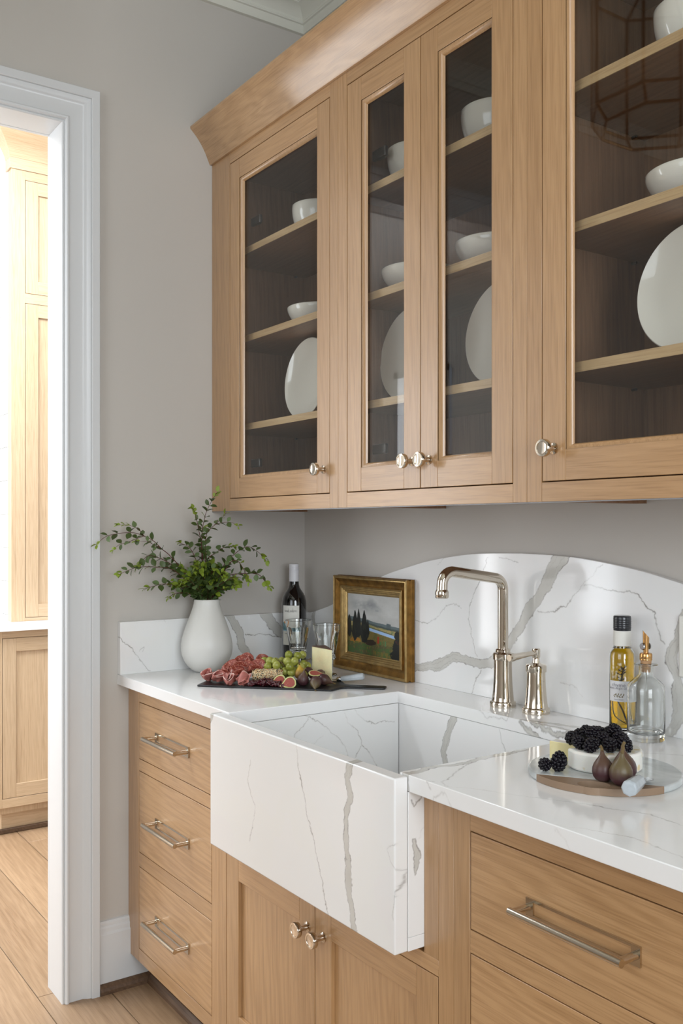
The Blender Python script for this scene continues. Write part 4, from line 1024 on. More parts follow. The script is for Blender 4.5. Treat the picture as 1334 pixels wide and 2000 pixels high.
def prosciutto(seed):
    rs = random.Random(seed); bm = bmesh.new(); nu, nv = 84, 12; grid = []
    p1, p2, p3 = rs.uniform(0, 6), rs.uniform(0, 6), rs.uniform(0, 6)
    for i in range(nu+1):
        u = i/nu; row = []
        for j in range(nv+1):
            v = j/nv; w = .62+.38*v
            x = .0135*w*math.sin(u*2*math.pi*1.55+p1)+.0022*math.sin(u*31+v*5)
            y_ = .0120*w*math.sin(u*2*math.pi*2.15+p2)+.0020*math.cos(u*27+v*6+p3)
            z_ = (v-.5)*.0235+.0035*math.sin(u*14+p3)+.0022*math.sin(v*8+u*26+p1)
            row.append(bm.verts.new((x, y_, z_)))
        grid.append(row)
    for i in range(nu):
        for j in range(nv):
            f = bm.faces.new([grid[i][j], grid[i+1][j], grid[i+1][j+1], grid[i][j+1]])
            f.material_index = 1 if (j >= nv-1 and (i//11) % 3 != 0) else 0
    return bm
PL = [(407, (.301, -.502), (.75, .35, .4), 'leftmost'), (424, (.338, -.492), (.5, -.5, 1.9), 'second from left'), (446, (.385, -.483), (-.4, -.6, 3.1), 'third from left'), (474, (.4065, -.4530), (.9, -.3, 4.4), 'rightmost')]
for i, (_, (x_, y_), rt2, w) in enumerate(PL):
    o = obj('ham_roll', prosciutto(30+i), [M['ham'], M['ham_fat']], smooth='full', loc=(x_, y_, BZ+.0155))
    s = o.modifiers.new('thickness', 'SOLIDIFY'); s.thickness = .0012
    o.rotation_euler = rt2; o.scale = (1.2, 1.2, 1.12)
    tag(o, w+' of four cured ham rolls on the black board', 'ham', 'rolled cured ham on the black board')
# seeded cheese log
lg0, lg1 = Vector((.3830, -.4110, BZ+.0185)), Vector((.4220, -.3400, BZ+.0185))
ax = (lg1-lg0).normalized(); R0 = .0175
log = thing('cheese_log', 'seed-crusted goat cheese log in the middle of the black board', 'cheese', tuple((lg0+lg1)/2))
pts_, rad_ = [], []
for t, r in ((0, .55), (.03, .82), (.08, .96), (.16, 1.0), (.5, 1.03), (.84, 1.0), (.92, .96), (.97, .82), (1, .55)):
    pts_.append(lg0.lerp(lg1, t)); rad_.append(R0*r)
obj('cheese', tube(bmesh.new(), pts_, rad_, 24), plain('goat_cheese', (218, 196, 154), .6, noise=.05, nscale=120, bump=.4, bscale=400), log, smooth=True)
rs = random.Random(9)
seedc = [plain('sesame', (236, 220, 184), .5), plain('black_seed', (22, 19, 22), .4), plain('brown_seed', (194, 122, 50), .5)]
bm = bmesh.new(); u_ = ax.cross(Vector((0, 0, 1))).normalized(); v_ = ax.cross(u_)
for i in range(1700):
    t = rs.uniform(-.02, 1.02); a = rs.uniform(0, 2*math.pi)
    if math.sin(a)*(-v_.z) < -.8 and False: continue
    rr = R0*(1.02 if .08 < t < .92 else .84)
    c = lg0.lerp(lg1, t)+(u_*math.cos(a)+v_*math.sin(a))*rr
    d = Vector((rs.uniform(-1, 1), rs.uniform(-1, 1), rs.uniform(-1, 1))).normalized(); e = d.cross(Vector((.3, .5, .8))).normalized(); g = d.cross(e)
    vs_ = [bm.verts.new(c+d*.0019*k) for k in (1, -1)]+[bm.verts.new(c+q*.0012) for q in (e, g, -e, -g)]
    mi = rs.choice((0, 0, 1, 1, 2))
    for k in range(4):
        for w in (0, 1):
            f = bm.faces.new([vs_[w], vs_[2+k], vs_[2+(k+1) % 4]]); f.material_index = mi
sd = obj('seed_crust', bm, seedc, log); sd['kind'] = 'stuff'
# dried cranberries
bm = bmesh.new(); rs = random.Random(12)
for i in range(170):
    s = rs.uniform(.140, .238); t = .004+rs.random()*.040; lay = rs.random()
    p = bp(s, t); p.z = BZ+.0035+lay*.013*math.sin(max(0, min(1, (s-.135)/.105))*math.pi)
    r = rs.uniform(.0030, .0048); Mm = Matrix.Translation(p) @ Euler((rs.uniform(0, 6), rs.uniform(0, 6), rs.uniform(0, 6))).to_matrix().to_4x4() @ Matrix.Diagonal((r*1.5, r, r*.6, 1))
    ret = bmesh.ops.create_icosphere(bm, subdivisions=2, radius=1, matrix=Mm)
    for v in ret['verts']: v.co += Vector((math.sin(v.co.z*2600+i), math.cos(v.co.x*2300), math.sin(v.co.y*2500)))*r*.14
crn = obj('dried_cranberries', bm, plain('cranberry', (70, 14, 22), .28, noise=.3, nscale=150, Coat_Weight=.4), smooth='full')
tag(crn, 'heap of dark red dried cranberries spilled in front of the seeded cheese log', 'cranberries', kind='stuff')
# grapes
GP = [(0.407, -0.3101, 0.9899), (0.4207, -0.2902, 0.987), (0.3949, -0.2572, 0.9844), (0.4217, -0.324, 0.9742), (0.4329, -0.3078, 0.9742), (0.4428, -0.3287, 0.9631), (0.4304, -0.2762, 0.9657), (0.4276, -0.2626, 0.9571), (0.451, -0.2992, 0.9602), (0.3771, -0.3534, 0.9728), (0.3946, -0.3457, 0.9714), (0.4135, -0.3535, 0.9658), (0.3912, -0.3682, 0.9601), (0.3516, -0.3551, 0.9685), (0.3793, -0.315, 0.9685), (0.4177, -0.3298, 0.9474), (0.4409, -0.3226, 0.9455), (0.3949, -0.3277, 0.9557), (0.4345, -0.3055, 0.9488), (0.4328, -0.2727, 0.9458), (0.452, -0.3064, 0.9427), (0.3819, -0.3464, 0.9515), (0.3952, -0.3096, 0.9542),
      (.372, -.338, .938), (.392, -.300, .938), (.410, -.275, .938), (.355, -.352, .938), (.405, -.318, .938), (.425, -.290, .9375), (.448, -.285, .9375)]
gm, nt, b = newmat('green_grape')
b.inputs['Base Color'].default_value = (*lin((158, 166, 62)), 1); b.inputs['Roughness'].default_value = .28; b.inputs['Subsurface Weight'].default_value = .5
b.inputs['Subsurface Radius'].default_value = (.012, .012, .004); b.inputs['Transmission Weight'].default_value = .12
N = nt.nodes.new; oi = N('ShaderNodeObjectInfo'); rp = N('ShaderNodeValToRGB'); rp.color_ramp.elements[0].color = (*lin((140, 146, 52)), 1); rp.color_ramp.elements[1].color = (*lin((178, 180, 92)), 1)
nt.links.new(oi.outputs['Random'], rp.inputs['Fac']); nt.links.new(rp.outputs['Color'], b.inputs['Base Color'])
bunch = thing('grape_bunch', 'bunch of green grapes behind the seeded log on the black board', 'grapes', (.41, -.31, BZ))
bm = bmesh.new(); bmesh.ops.create_uvsphere(bm, u_segments=18, v_segments=12, radius=1)
gme = bpy.data.meshes.new('grape'); bm.to_mesh(gme); bm.free(); gme.materials.append(gm)
for p in gme.polygons: p.use_smooth = True
rs = random.Random(3)
for p in GP:
    g = bpy.data.objects.new('grape', gme); COL.objects.link(g); g.parent = bunch; g.matrix_parent_inverse = Matrix.Translation(-bunch.location)
    r = rs.uniform(.0108, .0122); g.location = (p[0], p[1], max(p[2], BZ+r+.0005)); g.scale = (r, r, r*rs.uniform(1.0, 1.12)); g.rotation_euler = (rs.uniform(-.6, .6), rs.uniform(-.6, .6), 0)
bm = bmesh.new()
core = [(.375, -.34, .955), (.395, -.325, .965), (.412, -.308, .968), (.428, -.292, .965), (.440, -.272, .975), (.447, -.262, .981)]
tube(bm, spline(core, 4), .0013, 6)
for p in GP[:23]:
    c = min(core, key=lambda q: (Vector(q)-Vector(p)).length); tube(bm, [c, ((c[0]+p[0])/2, (c[1]+p[1])/2, (c[2]+p[2])/2+.003), p], .0008, 5)
tube(bm, [(.405, -.345, .978), (.418, -.338, .970), (.424, -.335, .962)], .0010, 5); tube(bm, [(.405, -.345, .978), (.400, -.350, .983)], .0008, 5)
obj('stem', bm, plain('grape_stem', (92, 70, 42), .6), bunch, smooth=True)
# figs
def fig_mat(name, body, neck):
    m, nt, b = newmat(name); N = nt.nodes.new; L = nt.links.new
    tc = N('ShaderNodeTexCoord'); sp_ = N('ShaderNodeSeparateXYZ'); L(tc.outputs['Object'], sp_.inputs[0])
    n = N('ShaderNodeTexNoise'); n.inputs['Scale'].default_value = 70; n.inputs['Detail'].default_value = 4; L(tc.outputs['Object'], n.inputs['Vector'])
    mr = N('ShaderNodeMapRange'); mr.inputs[1].default_value = .006; mr.inputs[2].default_value = .034; L(sp_.outputs['Z'], mr.inputs[0])
    ad = N('ShaderNodeMath'); ad.operation = 'ADD'; L(mr.outputs[0], ad.inputs[0])
    s = N('ShaderNodeMath'); s.operation = 'MULTIPLY_ADD'; s.inputs[1].default_value = .9; s.inputs[2].default_value = -.45; L(n.outputs['Fac'], s.inputs[0]); L(s.outputs[0], ad.inputs[1])
    r = N('ShaderNodeValToRGB'); r.color_ramp.elements[0].position = .25; r.color_ramp.elements[0].color = (*lin(body), 1); r.color_ramp.elements[1].position = .95; r.color_ramp.elements[1].color = (*lin(neck), 1)
    L(ad.outputs[0], r.inputs['Fac']); L(r.outputs['Color'], b.inputs['Base Color']); b.inputs['Roughness'].default_value = .42
    return m
M['fig'] = fig_mat('fig_purple', (70, 40, 44), (86, 62, 48)); M['fig_green'] = fig_mat('fig_green', (74, 44, 48), (98, 84, 54)); M['fig_yellow'] = fig_mat('fig_yellow', (120, 84, 40), (196, 160, 50))
M['fig_flesh'] = meat_mat('fig_flesh', (164, 84, 74), (220, 164, 128), .5, 330, .35); M['fig_rind'] = plain('fig_rind', (206, 206, 140), .5)
M['fig_stem'] = plain('fig_stem', (104, 84, 44), .6, noise=.2, nscale=90)
def fig_mesh(s=1.0, ns=28):
    pr = [(0, 0), (.006, .0004), (.0115, .003), (.0155, .0085), (.0168, .0145), (.0164, .0210), (.0142, .0270), (.0104, .0325), (.0066, .0370), (.0042, .0405), (.0030, .0440), (.0026, .0465), (0, .0467)]
    bm = bmesh.new(); lathe(bm, [(a*s, c*s) for a, c in pr], ns)
    for v in bm.verts:
        a = math.atan2(v.co.y, v.co.x); k = 1+.02*math.sin(a*9)*(1 if v.co.z < .034*s else .3)
        v.co.x *= k; v.co.y *= k
        if v.co.z > .03*s: v.co.x += (v.co.z-.03*s)*.25
    return bm
def fig(loc, rot, mat, label, group, s=1.0):
    o = obj('fig', fig_mesh(s), mat, smooth='full', loc=loc); o.rotation_euler = rot
    obj('stem', tube(bmesh.new(), [(.0040*s, 0, .046*s), (.0060*s, 0, .050*s), (.0085*s, .001*s, .0525*s)], [.0028*s, .0021*s, .0024*s], 8), M['fig_stem'], o, smooth=True, world=False)
    return tag(o, label, 'fig', group)
G1 = 'figs on the black board'
def figc(c, rot, mat, label, group, sc):
    off = Euler(rot).to_matrix() @ Vector((0, 0, .0150*sc)); l = Vector(c)-off
    return fig(l, rot, mat, label, group, sc)
figc((.5058, -.3254, .9335), (.15, .05, .6), M['fig'], 'upright whole purple fig in front on the black board', G1, .92)
figc((.5462, -.3108, .9340), (2.15, .25, .9), M['fig_green'], 'purple and green fig lying with its stem towards the room', G1, .92)
figc((.4637, -.3071, .9425), (0, .1, -1.0), M['fig_yellow'], 'yellowish fig with a pointed neck behind the cut figs', G1, .90)
figc((.5278, -.2758, .9350), (1.9, .3, 2.4), M['fig'], 'dark purple fig leaning against the cheese wedge', G1, .92)
figc((.4845, -.2560, .9400), (1.4, -.4, 1.2), M['fig'], 'dark fig at the back touching the cheese wedge', G1, .85)
figc((.4450, -.2700, .9440), (1.5, .2, 3.8), M['fig'], 'brown fig half hidden between grapes and cheese wedge', G1, .80)
def half_fig(loc, rot, label):
    bm = bmesh.new(); s = 1.0
    pr = [(0, 0), (.0115, .003), (.0155, .0085), (.0168, .0145), (.0160, .0205), (.0130, .0265), (.0088, .0320), (.0050, .0375), (.0028, .0430), (0, .0450)]
    n = 14; rings = []
    for r, z in pr:
        rings.append([bm.verts.new((r*s*math.cos(math.pi*i/n), -r*s*math.sin(math.pi*i/n), z*s)) for i in range(n+1)] if r else [bm.verts.new((0, 0, z*s))])
    for A, Bb in zip(rings, rings[1:]):
        for i in range(n):
            if len(A) == 1: bm.faces.new([A[0], Bb[i+1], Bb[i]])
            elif len(Bb) == 1: bm.faces.new([A[i], A[i+1], Bb[0]])
            else: bm.faces.new([A[i], A[i+1], Bb[i+1], Bb[i]])
    o = obj('fig_half', bm, M['fig'], smooth=True, loc=loc, angle=50); o.rotation_euler = rot
    bmr = bmesh.new(); outl = [(r*s, z*s) for r, z in pr[1:-1]]; pl = [(a, c) for a, c in outl]+[(0, .045*s)]+[(-a, c) for a, c in outl[::-1]]+[(0, 0)]
    prism(bmr, pl, 0, .0012, 'y'); obj('rind_ring', bmr, M['fig_rind'], o, world=False)
    sc = .80; bmf = bmesh.new(); prism(bmf, [(a*sc, (c-.018*s)*sc+.018*s) for a, c in pl], .0012, .0022, 'y'); obj('flesh', bmf, M['fig_flesh'], o, world=False, bevel=.0006)
    return tag(o, label, 'fig', G1)
def face_rot(n_, z_):
    y_ = Vector(n_).normalized(); z = Vector(z_); z = (z-y_*z.dot(y_)).normalized(); x = y_.cross(z)
    return Matrix((x, y_, z)).transposed().to_euler()
half_fig((.4740, -.3600, BZ+.0165), face_rot((.66, -.50, .58), (-.50, -.84, -.28)), 'cut fig half showing pink flesh, nearest the seeded log')
half_fig((.5110, -.3520, BZ+.0170), face_rot((.74, -.46, .50), (-.50, -.80, -.42)), 'larger cut fig half with pink flesh facing the room')
half_fig((.5020, -.3060, BZ+.0320), face_rot((.30, -.10, .95), (.55, .82, -.12)), 'cut fig half lying on top of the whole figs')
# cheese wedge
wg = thing('cheese_wedge', 'upright wedge of pale yellow cheese with a dark patterned rind', 'cheese', (.47, -.24, BZ))
tri = [(.4089, -.2352), (.5071, -.2319), (.4213, -.1966)]
bm = bmesh.new(); prism(bm, tri, BZ+.0004, 1.0075, 'z')
obj('cheese', bm, plain('manchego', (240, 224, 178), .45, noise=.04, nscale=60, bump=.25, bscale=180, Subsurface_Weight=.2), wg, bevel=.0015)
mr_, nt, b = newmat('herringbone_rind'); N = nt.nodes.new; tc = N('ShaderNodeTexCoord'); mp = N('ShaderNodeMapping'); mp.inputs['Rotation'].default_value = (0, 0, .6)
wv = N('ShaderNodeTexWave'); wv.inputs['Scale'].default_value = 130; wv.inputs['Distortion'].default_value = 1.0; rp = N('ShaderNodeValToRGB')
rp.color_ramp.elements[0].position = .35; rp.color_ramp.elements[0].color = (*lin((50, 34, 28)), 1); rp.color_ramp.elements[1].position = .7; rp.color_ramp.elements[1].color = (*lin((128, 98, 78)), 1)
for a_, c_ in ((tc.outputs['Object'], mp.inputs[0]), (mp.outputs[0], wv.inputs[0]), (wv.outputs['Fac'], rp.inputs[0]), (rp.outputs['Color'], b.inputs['Base Color'])): nt.links.new(a_, c_)
bpn = N('ShaderNodeBump'); bpn.inputs['Strength'].default_value = .8; bpn.inputs['Distance'].default_value = .001; nt.links.new(wv.outputs['Fac'], bpn.inputs['Height']); nt.links.new(bpn.outputs['Normal'], b.inputs['Normal']); b.inputs['Roughness'].default_value = .5
bm = bmesh.new(); prism(bm, tri, 1.0076, 1.0104, 'z'); obj('rind', bm, mr_, wg, bevel=.001)
# cheese knife on the black board
stonec = plain('grey_marble_handle', (180, 187, 192), .2, noise=.18, nscale=30)
M['steel'] = plain('steel', (190, 190, 190), .14, 1.0)
kn = thing('cheese_knife', 'cheese knife with a pale grey handle resting across the black board handle', 'knife', (.545, -.20, BZ))
h1, h2 = Vector((.5058, -.2021, .9262)), Vector((.5581, -.1615, .9370))
dk = (h2-h1).normalized()
obj('handle', tube(bmesh.new(), [h1, h1+dk*.002, h1.lerp(h2, .5), h2-dk*.004, h2], [.0062, .0072, .0086, .0094, .0070], 8), stonec, kn, bevel=.0008)
obj('ferrule', tube(bmesh.new(), [h1-dk*.012, h1-dk*.010, h1-dk*.002, h1], [.0050, .0064, .0068, .0058], 20), M['steel'], kn, smooth=True, angle=40)
sdv = dk.cross(Vector((0, 0, 1))).normalized(); q0 = h1-dk*.012
bm = bmesh.new(); poly = [q0+sdv*.003, q0-sdv*.003, q0-dk*.018-sdv*.006, q0-dk*.045-sdv*.007, q0-dk*.062+sdv*.001, q0-dk*.050+sdv*.004]
lo = [bm.verts.new((p.x, p.y, max(BZ+.001, p.z-.0005))) for p in poly]; hi = [bm.verts.new((p.x, p.y, max(BZ+.0022, p.z+.0007))) for p in poly]
bm.faces.new(lo[::-1]); bm.faces.new(hi)
for i in range(6): bm.faces.new([lo[i], lo[(i+1) % 6], hi[(i+1) % 6], hi[i]])
obj('blade', bm, M['steel'], kn)

# ------------------------------------------------------------------ round marble and wood board, brie, berries
PC = Vector((1.560, -.3745, 0)); PR = .1300; PZ = CT+.0122
q1 = Vector((1.5155, -.507, 0)); q2 = Vector((1.6901, -.3841, 0))      # ends of the joint between marble and wood
def circ(a0, a1, n): return [(PC.x+PR*math.cos(a0+(a1-a0)*i/n), PC.y+PR*math.sin(a0+(a1-a0)*i/n)) for i in range(n+1)]
aa1 = math.atan2(q1.y-PC.y, q1.x-PC.x); aa2 = math.atan2(q2.y-PC.y, q2.x-PC.x)
rb = thing('round_board', 'round cheese board, grey marble with a brown wood segment and oval grip hole', 'board', (PC.x, PC.y, CT))
bm = bmesh.new(); prism(bm, circ(aa2, aa1+2*math.pi, 60), CT+.0004, PZ, 'z')
mgm, nt, b = newmat('grey_marble'); N = nt.nodes.new; tc = N('ShaderNodeTexCoord'); n = N('ShaderNodeTexNoise'); n.inputs['Scale'].default_value = 9; n.inputs['Detail'].default_value = 8; n.inputs['Distortion'].default_value = 1.4
rp = N('ShaderNodeValToRGB'); rp.color_ramp.elements[0].position = .36; rp.color_ramp.elements[0].color = (*lin((176, 180, 180)), 1); rp.color_ramp.elements[1].position = .62; rp.color_ramp.elements[1].color = (*lin((208, 212, 211)), 1)
nt.links.new(tc.outputs['Object'], n.inputs[0]); nt.links.new(n.outputs['Fac'], rp.inputs[0]); nt.links.new(rp.outputs['Color'], b.inputs['Base Color']); b.inputs['Roughness'].default_value = .12
obj('marble_part', bm, mgm, rb, bevel=.0038, segs=4)
wd = plain('brown_wood_segment', (142, 118, 96), .45, noise=.05, nscale=30)
hc = Vector((1.6175, -.4690, 0)); hd_ = (q2-q1).normalized(); hn = Vector((-hd_.y, hd_.x, 0))
outer = circ(aa1+.001, aa2-.001, 36); ni = 72
def cast(a):
    d = Vector((math.cos(a), math.sin(a))); best = None
    for i in range(len(outer)):
        p, q = Vector(outer[i]), Vector(outer[(i+1) % len(outer)]); e = q-p; den = d.x*e.y-d.y*e.x
        if abs(den) < 1e-12: continue
        w = p-Vector((hc.x, hc.y)); t = (w.x*e.y-w.y*e.x)/den; u = (w.x*d.y-w.y*d.x)/den
        if t > 0 and -1e-6 <= u <= 1+1e-6: best = t if best is None else min(best, t)
    return (hc.x+d.x*best, hc.y+d.y*best)
angs = sorted([2*math.pi*i/ni for i in range(ni)]+[math.atan2(p[1]-hc.y, p[0]-hc.x) % (2*math.pi) for p in (outer[0], outer[-1])])
ang0 = math.atan2(hd_.y, hd_.x)
def ell(a):
    t = a-ang0; r = 1/math.sqrt((math.cos(t)/.0260)**2+(math.sin(t)/.0215)**2); return (hc.x+r*math.cos(a), hc.y+r*math.sin(a))
bm = bmesh.new(); L4 = []
for z in (CT+.0004, PZ):
    L4.append([bm.verts.new((*cast(a), z)) for a in angs]); L4.append([bm.verts.new((*ell(a), z)) for a in angs])
na_ = len(angs)
for A, Bb in ((L4[0], L4[1]), (L4[2], L4[3]), (L4[0], L4[2]), (L4[1], L4[3])):
    for i in range(na_): bm.faces.new([A[i], A[(i+1) % na_], Bb[(i+1) % na_], Bb[i]])
obj('wood_part', bm, wd, rb, bevel=.0028, segs=3)
# brie
brm = meat_mat('brie_rind', (238, 236, 229), (224, 208, 168), .62, 48, .62)
mbr, nt, b = newmat('brie_cut'); b.inputs['Roughness'].default_value = .5
N = nt.nodes.new; tc = N('ShaderNodeTexCoord'); n = N('ShaderNodeTexNoise'); n.inputs['Scale'].default_value = 60; rp = N('ShaderNodeValToRGB')
rp.color_ramp.elements[0].color = (*lin((222, 206, 140)), 1); rp.color_ramp.elements[1].color = (*lin((240, 230, 186)), 1)
nt.links.new(tc.outputs['Object'], n.inputs[0]); nt.links.new(n.outputs['Fac'], rp.inputs[0]); nt.links.new(rp.outputs['Color'], b.inputs['Base Color'])
BC = Vector((1.5480, -.3610, 0)); BRr = .0650; BH = .0330
def pie(bm, c, r, a0, a1, z0, z1, n, tipoff=0, mi_side=1):
    pts = [(c[0], c[1])]
    for i in range(n+1):
        a = a0+(a1-a0)*i/n; rr = r*(1+.010*math.sin(a*7)+.006*math.sin(a*17)); pts.append((c[0]+rr*math.cos(a), c[1]+rr*math.sin(a)))
    lo = [bm.verts.new((p[0], p[1], z0)) for p in pts]; hi = [bm.verts.new((p[0], p[1], z1)) for p in pts]
    bm.faces.new(lo[::-1]); bm.faces.new(hi); m_ = len(pts)
    for i in range(m_):
        f = bm.faces.new([lo[i], lo[(i+1) % m_], hi[(i+1) % m_], hi[i]])
        if i in (0, m_-1): f.material_index = mi_side
cut0, cut1 = math.radians(196), math.radians(238)
bm = bmesh.new(); pie(bm, BC, BRr, cut1, cut0+2*math.pi, PZ+.0003, PZ+BH, 60)
br = obj('brie', bm, [brm, mbr], bevel=.004, segs=3); tag(br, 'white brie wheel with a wedge cut out, under the blackberries', 'cheese')
bm = bmesh.new(); pie(bm, BC+Vector((-.031, -.019, 0)), BRr, math.radians(176), math.radians(196), PZ+.0003, PZ+BH-.001, 14)
brs = obj('brie_slice', bm, [brm, mbr], bevel=.002, segs=2); tag(brs, 'cut slice of brie showing pale yellow paste, left of the wheel', 'cheese')
# blackberries
bkm = plain('blackberry', (14, 9, 18), .30, noise=.4, nscale=90, Specular_IOR_Level=.35)
def berry_mesh(seed, r=.0115, h=.0145):
    rs = random.Random(seed); bm = bmesh.new(); nrow = 7
    for k in range(nrow):
        th = math.pi*(.09+.84*k/(nrow-1)); m_ = max(1, int(round(11*math.sin(th)))) if k not in (0,) else 3
        for j in range(m_):
            a = 2*math.pi*(j+.5*(k % 2))/m_+rs.uniform(-.08, .08); d = .0033*rs.uniform(.85, 1.1)
            c = Vector(((r-.0018)*math.sin(th)*math.cos(a), (r-.0018)*math.sin(th)*math.sin(a), (h-.002)*math.cos(th)))
            bmesh.ops.create_icosphere(bm, subdivisions=2, radius=d*.88, matrix=Matrix.Translation(c))
    bmesh.ops.create_icosphere(bm, subdivisions=2, radius=1, matrix=Matrix.Diagonal((r*.82, r*.82, h*.85, 1)))
    return bm
BER = [(1.5036, -.3922, .0), (1.5340, -.4080, 0), (1.4950, -.3600, 0), (1.5120, -.3650, .010), (1.5180, -.3430, .004), (1.5330, -.3700, .011), (1.5600, -.4080, 0), (1.5380, -.3350, .003), (1.5200, -.3140, .002), (1.5480, -.3330, .012), (1.5700, -.3450, .006), (1.5790, -.3830, .001), (1.5900, -.3580, .0), (1.5560, -.3720, .006)]
bprot = [obj('blackberry', berry_mesh(50+i), bkm, smooth='full') for i in range(3)]
rs = random.Random(8); usedb = set()
BLB = ['leftmost', 'front left', 'back left corner', 'upper left, lying across the others,', 'back row second from left', 'central raised', 'front middle, above the cut,', 'back row middle', 'farthest back', 'topmost', 'upper right', 'largest front right', 'rightmost', 'middle, tucked under the topmost,']
for i, (x_, y_, dz) in enumerate(BER):
    loc = (x_, y_, PZ+BH+.0118+dz); rt2 = (rs.uniform(.8, 2.2), rs.uniform(-.6, .6), rs.uniform(0, 6)); sc = [rs.uniform(.92, 1.12)]*3
    k = i % 3
    if k in usedb: o = dup(bprot[k], loc, rt2, sc)
    else: o = bprot[k]; o.location = loc; o.rotation_euler = rt2; o.scale = sc; usedb.add(k)
    tag(o, BLB[i]+' blackberry of the heap on top of the brie', 'blackberry', 'blackberries heaped on the brie')
o = dup(bprot[0], (1.5140, -.4725, PZ+.0118), (1.3, .2, .3), (.95, .95, .92)); tag(o, 'smaller blackberry at the far left edge of the round board', 'blackberry'); o['group'] = 'blackberries beside the brie'
o = dup(bprot[1], (1.5300, -.4550, PZ+.0178), (.2, .12, 1.1), (1.15, 1.15, 1.25)); tag(o, 'larger upright blackberry on the round board, left of the brie', 'blackberry'); o['group'] = 'blackberries beside the brie'
G2 = 'figs on the round board'
fig((1.6120, -.4400, PZ), (0, .0, 2.6), M['fig'], 'left fig of the three on the round board, with a hooked stem', G2, 1.06)
fig((1.6440, -.4330, PZ), (.05, -.12, 1.6), M['fig_green'], 'front fig of the three on the round board, greenish neck', G2, 1.14)
fig((1.6280, -.3990, PZ), (.0, -.22, .6), M['fig'], 'tall fig behind the front one on the round board', G2, 1.16)
# small spreader
kn2 = thing('cheese_knife', 'short cheese knife with a thick pale marble handle on the round board', 'knife', (1.68, -.44, PZ))
e0, e1 = Vector((1.7000, -.4850, PZ+.0145)), Vector((1.6760, -.4290, PZ+.0128))
dk = (e1-e0).normalized()
obj('handle', tube(bmesh.new(), [e0, e0+dk*.003, e0.lerp(e1, .5), e1-dk*.002, e1], [.0100, .0132, .0124, .0108, .0085], 8), stonec, kn2, bevel=.001)
sdv = dk.cross(Vector((0, 0, 1))).normalized(); q0 = e1
poly = [q0+sdv*.0035, q0-sdv*.0035, q0+dk*.012-sdv*.004, q0+dk*.016-sdv*.016, q0+dk*.060-sdv*.002, q0+dk*.052+sdv*.010]
bm = bmesh.new(); zz = [p.z for p in poly]
lo = [bm.verts.new((p.x, p.y, PZ+.0105-.007*min(1, (p-q0).length/.03))) for p in poly]; hi = [bm.verts.new((p.x, p.y, PZ+.0120-.007*min(1, (p-q0).length/.03))) for p in poly]
bm.faces.new(lo[::-1]); bm.faces.new(hi)
for i in range(6): bm.faces.new([lo[i], lo[(i+1) % 6], hi[(i+1) % 6], hi[i]])
obj('blade', bm, M['steel'], kn2)

# ------------------------------------------------------------------ oil bottle
oc = (1.342, -.056)
oil = thing('oil_bottle', 'slim bottle of golden olive oil with herb twigs and a black cap', 'bottle', (oc[0], oc[1], CT))
M['oil'] = glass('olive_oil', (.96, .58, .008), 0.0, 1.46)
prof = [(0, .010), (.0235, .010), (.0248, .013), (.0248, .160), (.0240, .1655), (.0210, .1700), (.0172, .1730), (.0160, .1760), (.0158, .1800), (0, .1800)]
obj('oil', lathe(bmesh.new(), prof, 56, (oc[0], oc[1], CT)), M['oil'], oil, smooth=True, angle=60)
prof = [(0, .0), (.024, 0), (.0262, .002), (.0264, .006), (.0264, .160), (.0256, .1672), (.0225, .1722), (.0186, .1755), (.0175, .1785), (.0170, .2200), (.0150, .2200), (.0159, .1808), (.0161, .1762), (.0174, .1730), (.0211, .1701), (.02405, .1656), (.0249, .160), (.0249, .0125), (.0230, .0095), (0, .0095)]
obj('glass_body', lathe(bmesh.new(), prof, 56, (oc[0], oc[1], CT)), M['glass'], oil, smooth=True, angle=60)
obj('neck_wrap', lathe(bmesh.new(), [(.0176, .1805), (.0186, .1808), (.0184, .200), (.0176, .2165), (.0170, .2168)], 48, (oc[0], oc[1], CT)), plain('white_wrap', (228, 226, 218), .5), oil, smooth=True)
capp = [(0, .2120), (.0180, .2125)]
for i in range(5):
    z = .2165+i*.0045; capp += [(.0182, z), (.0186, z+.001), (.0186, z+.003), (.0182, z+.004)]
capp += [(.0184, .2400), (.0178, .2425), (.0165, .2435), (0, .2435)]
obj('cap', lathe(bmesh.new(), capp, 48, (oc[0], oc[1], CT)), plain('black_cap', (26, 28, 34), .3, Coat_Weight=.3), oil, smooth=True, angle=40)
ao = math.atan2(cam.location.y-oc[1], cam.location.x-oc[0])
lm = plain('paper_label', (222, 221, 222), .5)
obj('label', arc_patch(bmesh.new(), oc, .0266, ao-1.15, ao+1.25, CT+.0655, CT+.1085, 24), lm, oil, smooth=True, angle=60)
grey = plain('grey_ink', (140, 138, 146), .6); olive = plain('olive_ink', (118, 104, 50), .6)
text_on_cylinder('thyme', .0115, oc, .0268, ao-.28, CT+.1000, grey, oil, squeeze=1.0)
text_on_cylinder('extra virgin olive', .0072, oc, .0268, ao-.28, CT+.0935, grey, oil, squeeze=.95)
text_on_cylinder('thyme infused', .0034, oc, .0268, ao-.28, CT+.0700, grey, oil)
bm = bmesh.new()
def cyl(a, z, r=.0272): return (oc[0]+r*math.cos(a), oc[1]+r*math.sin(a), CT+z)
tube(bm, [cyl(ao-.70+.85*k/8, .0775+.003*math.sin(k*.9)) for k in range(9)], .00045, 5)
for k in range(8):
    a = ao-.62+.1*k; tube(bm, [cyl(a, .078), cyl(a+.05, .0825 if k % 2 else .0745)], [.0004, .0010], 5)
obj('printed_sprig', bm, olive, oil)
bm = bmesh.new(); rs = random.Random(4)
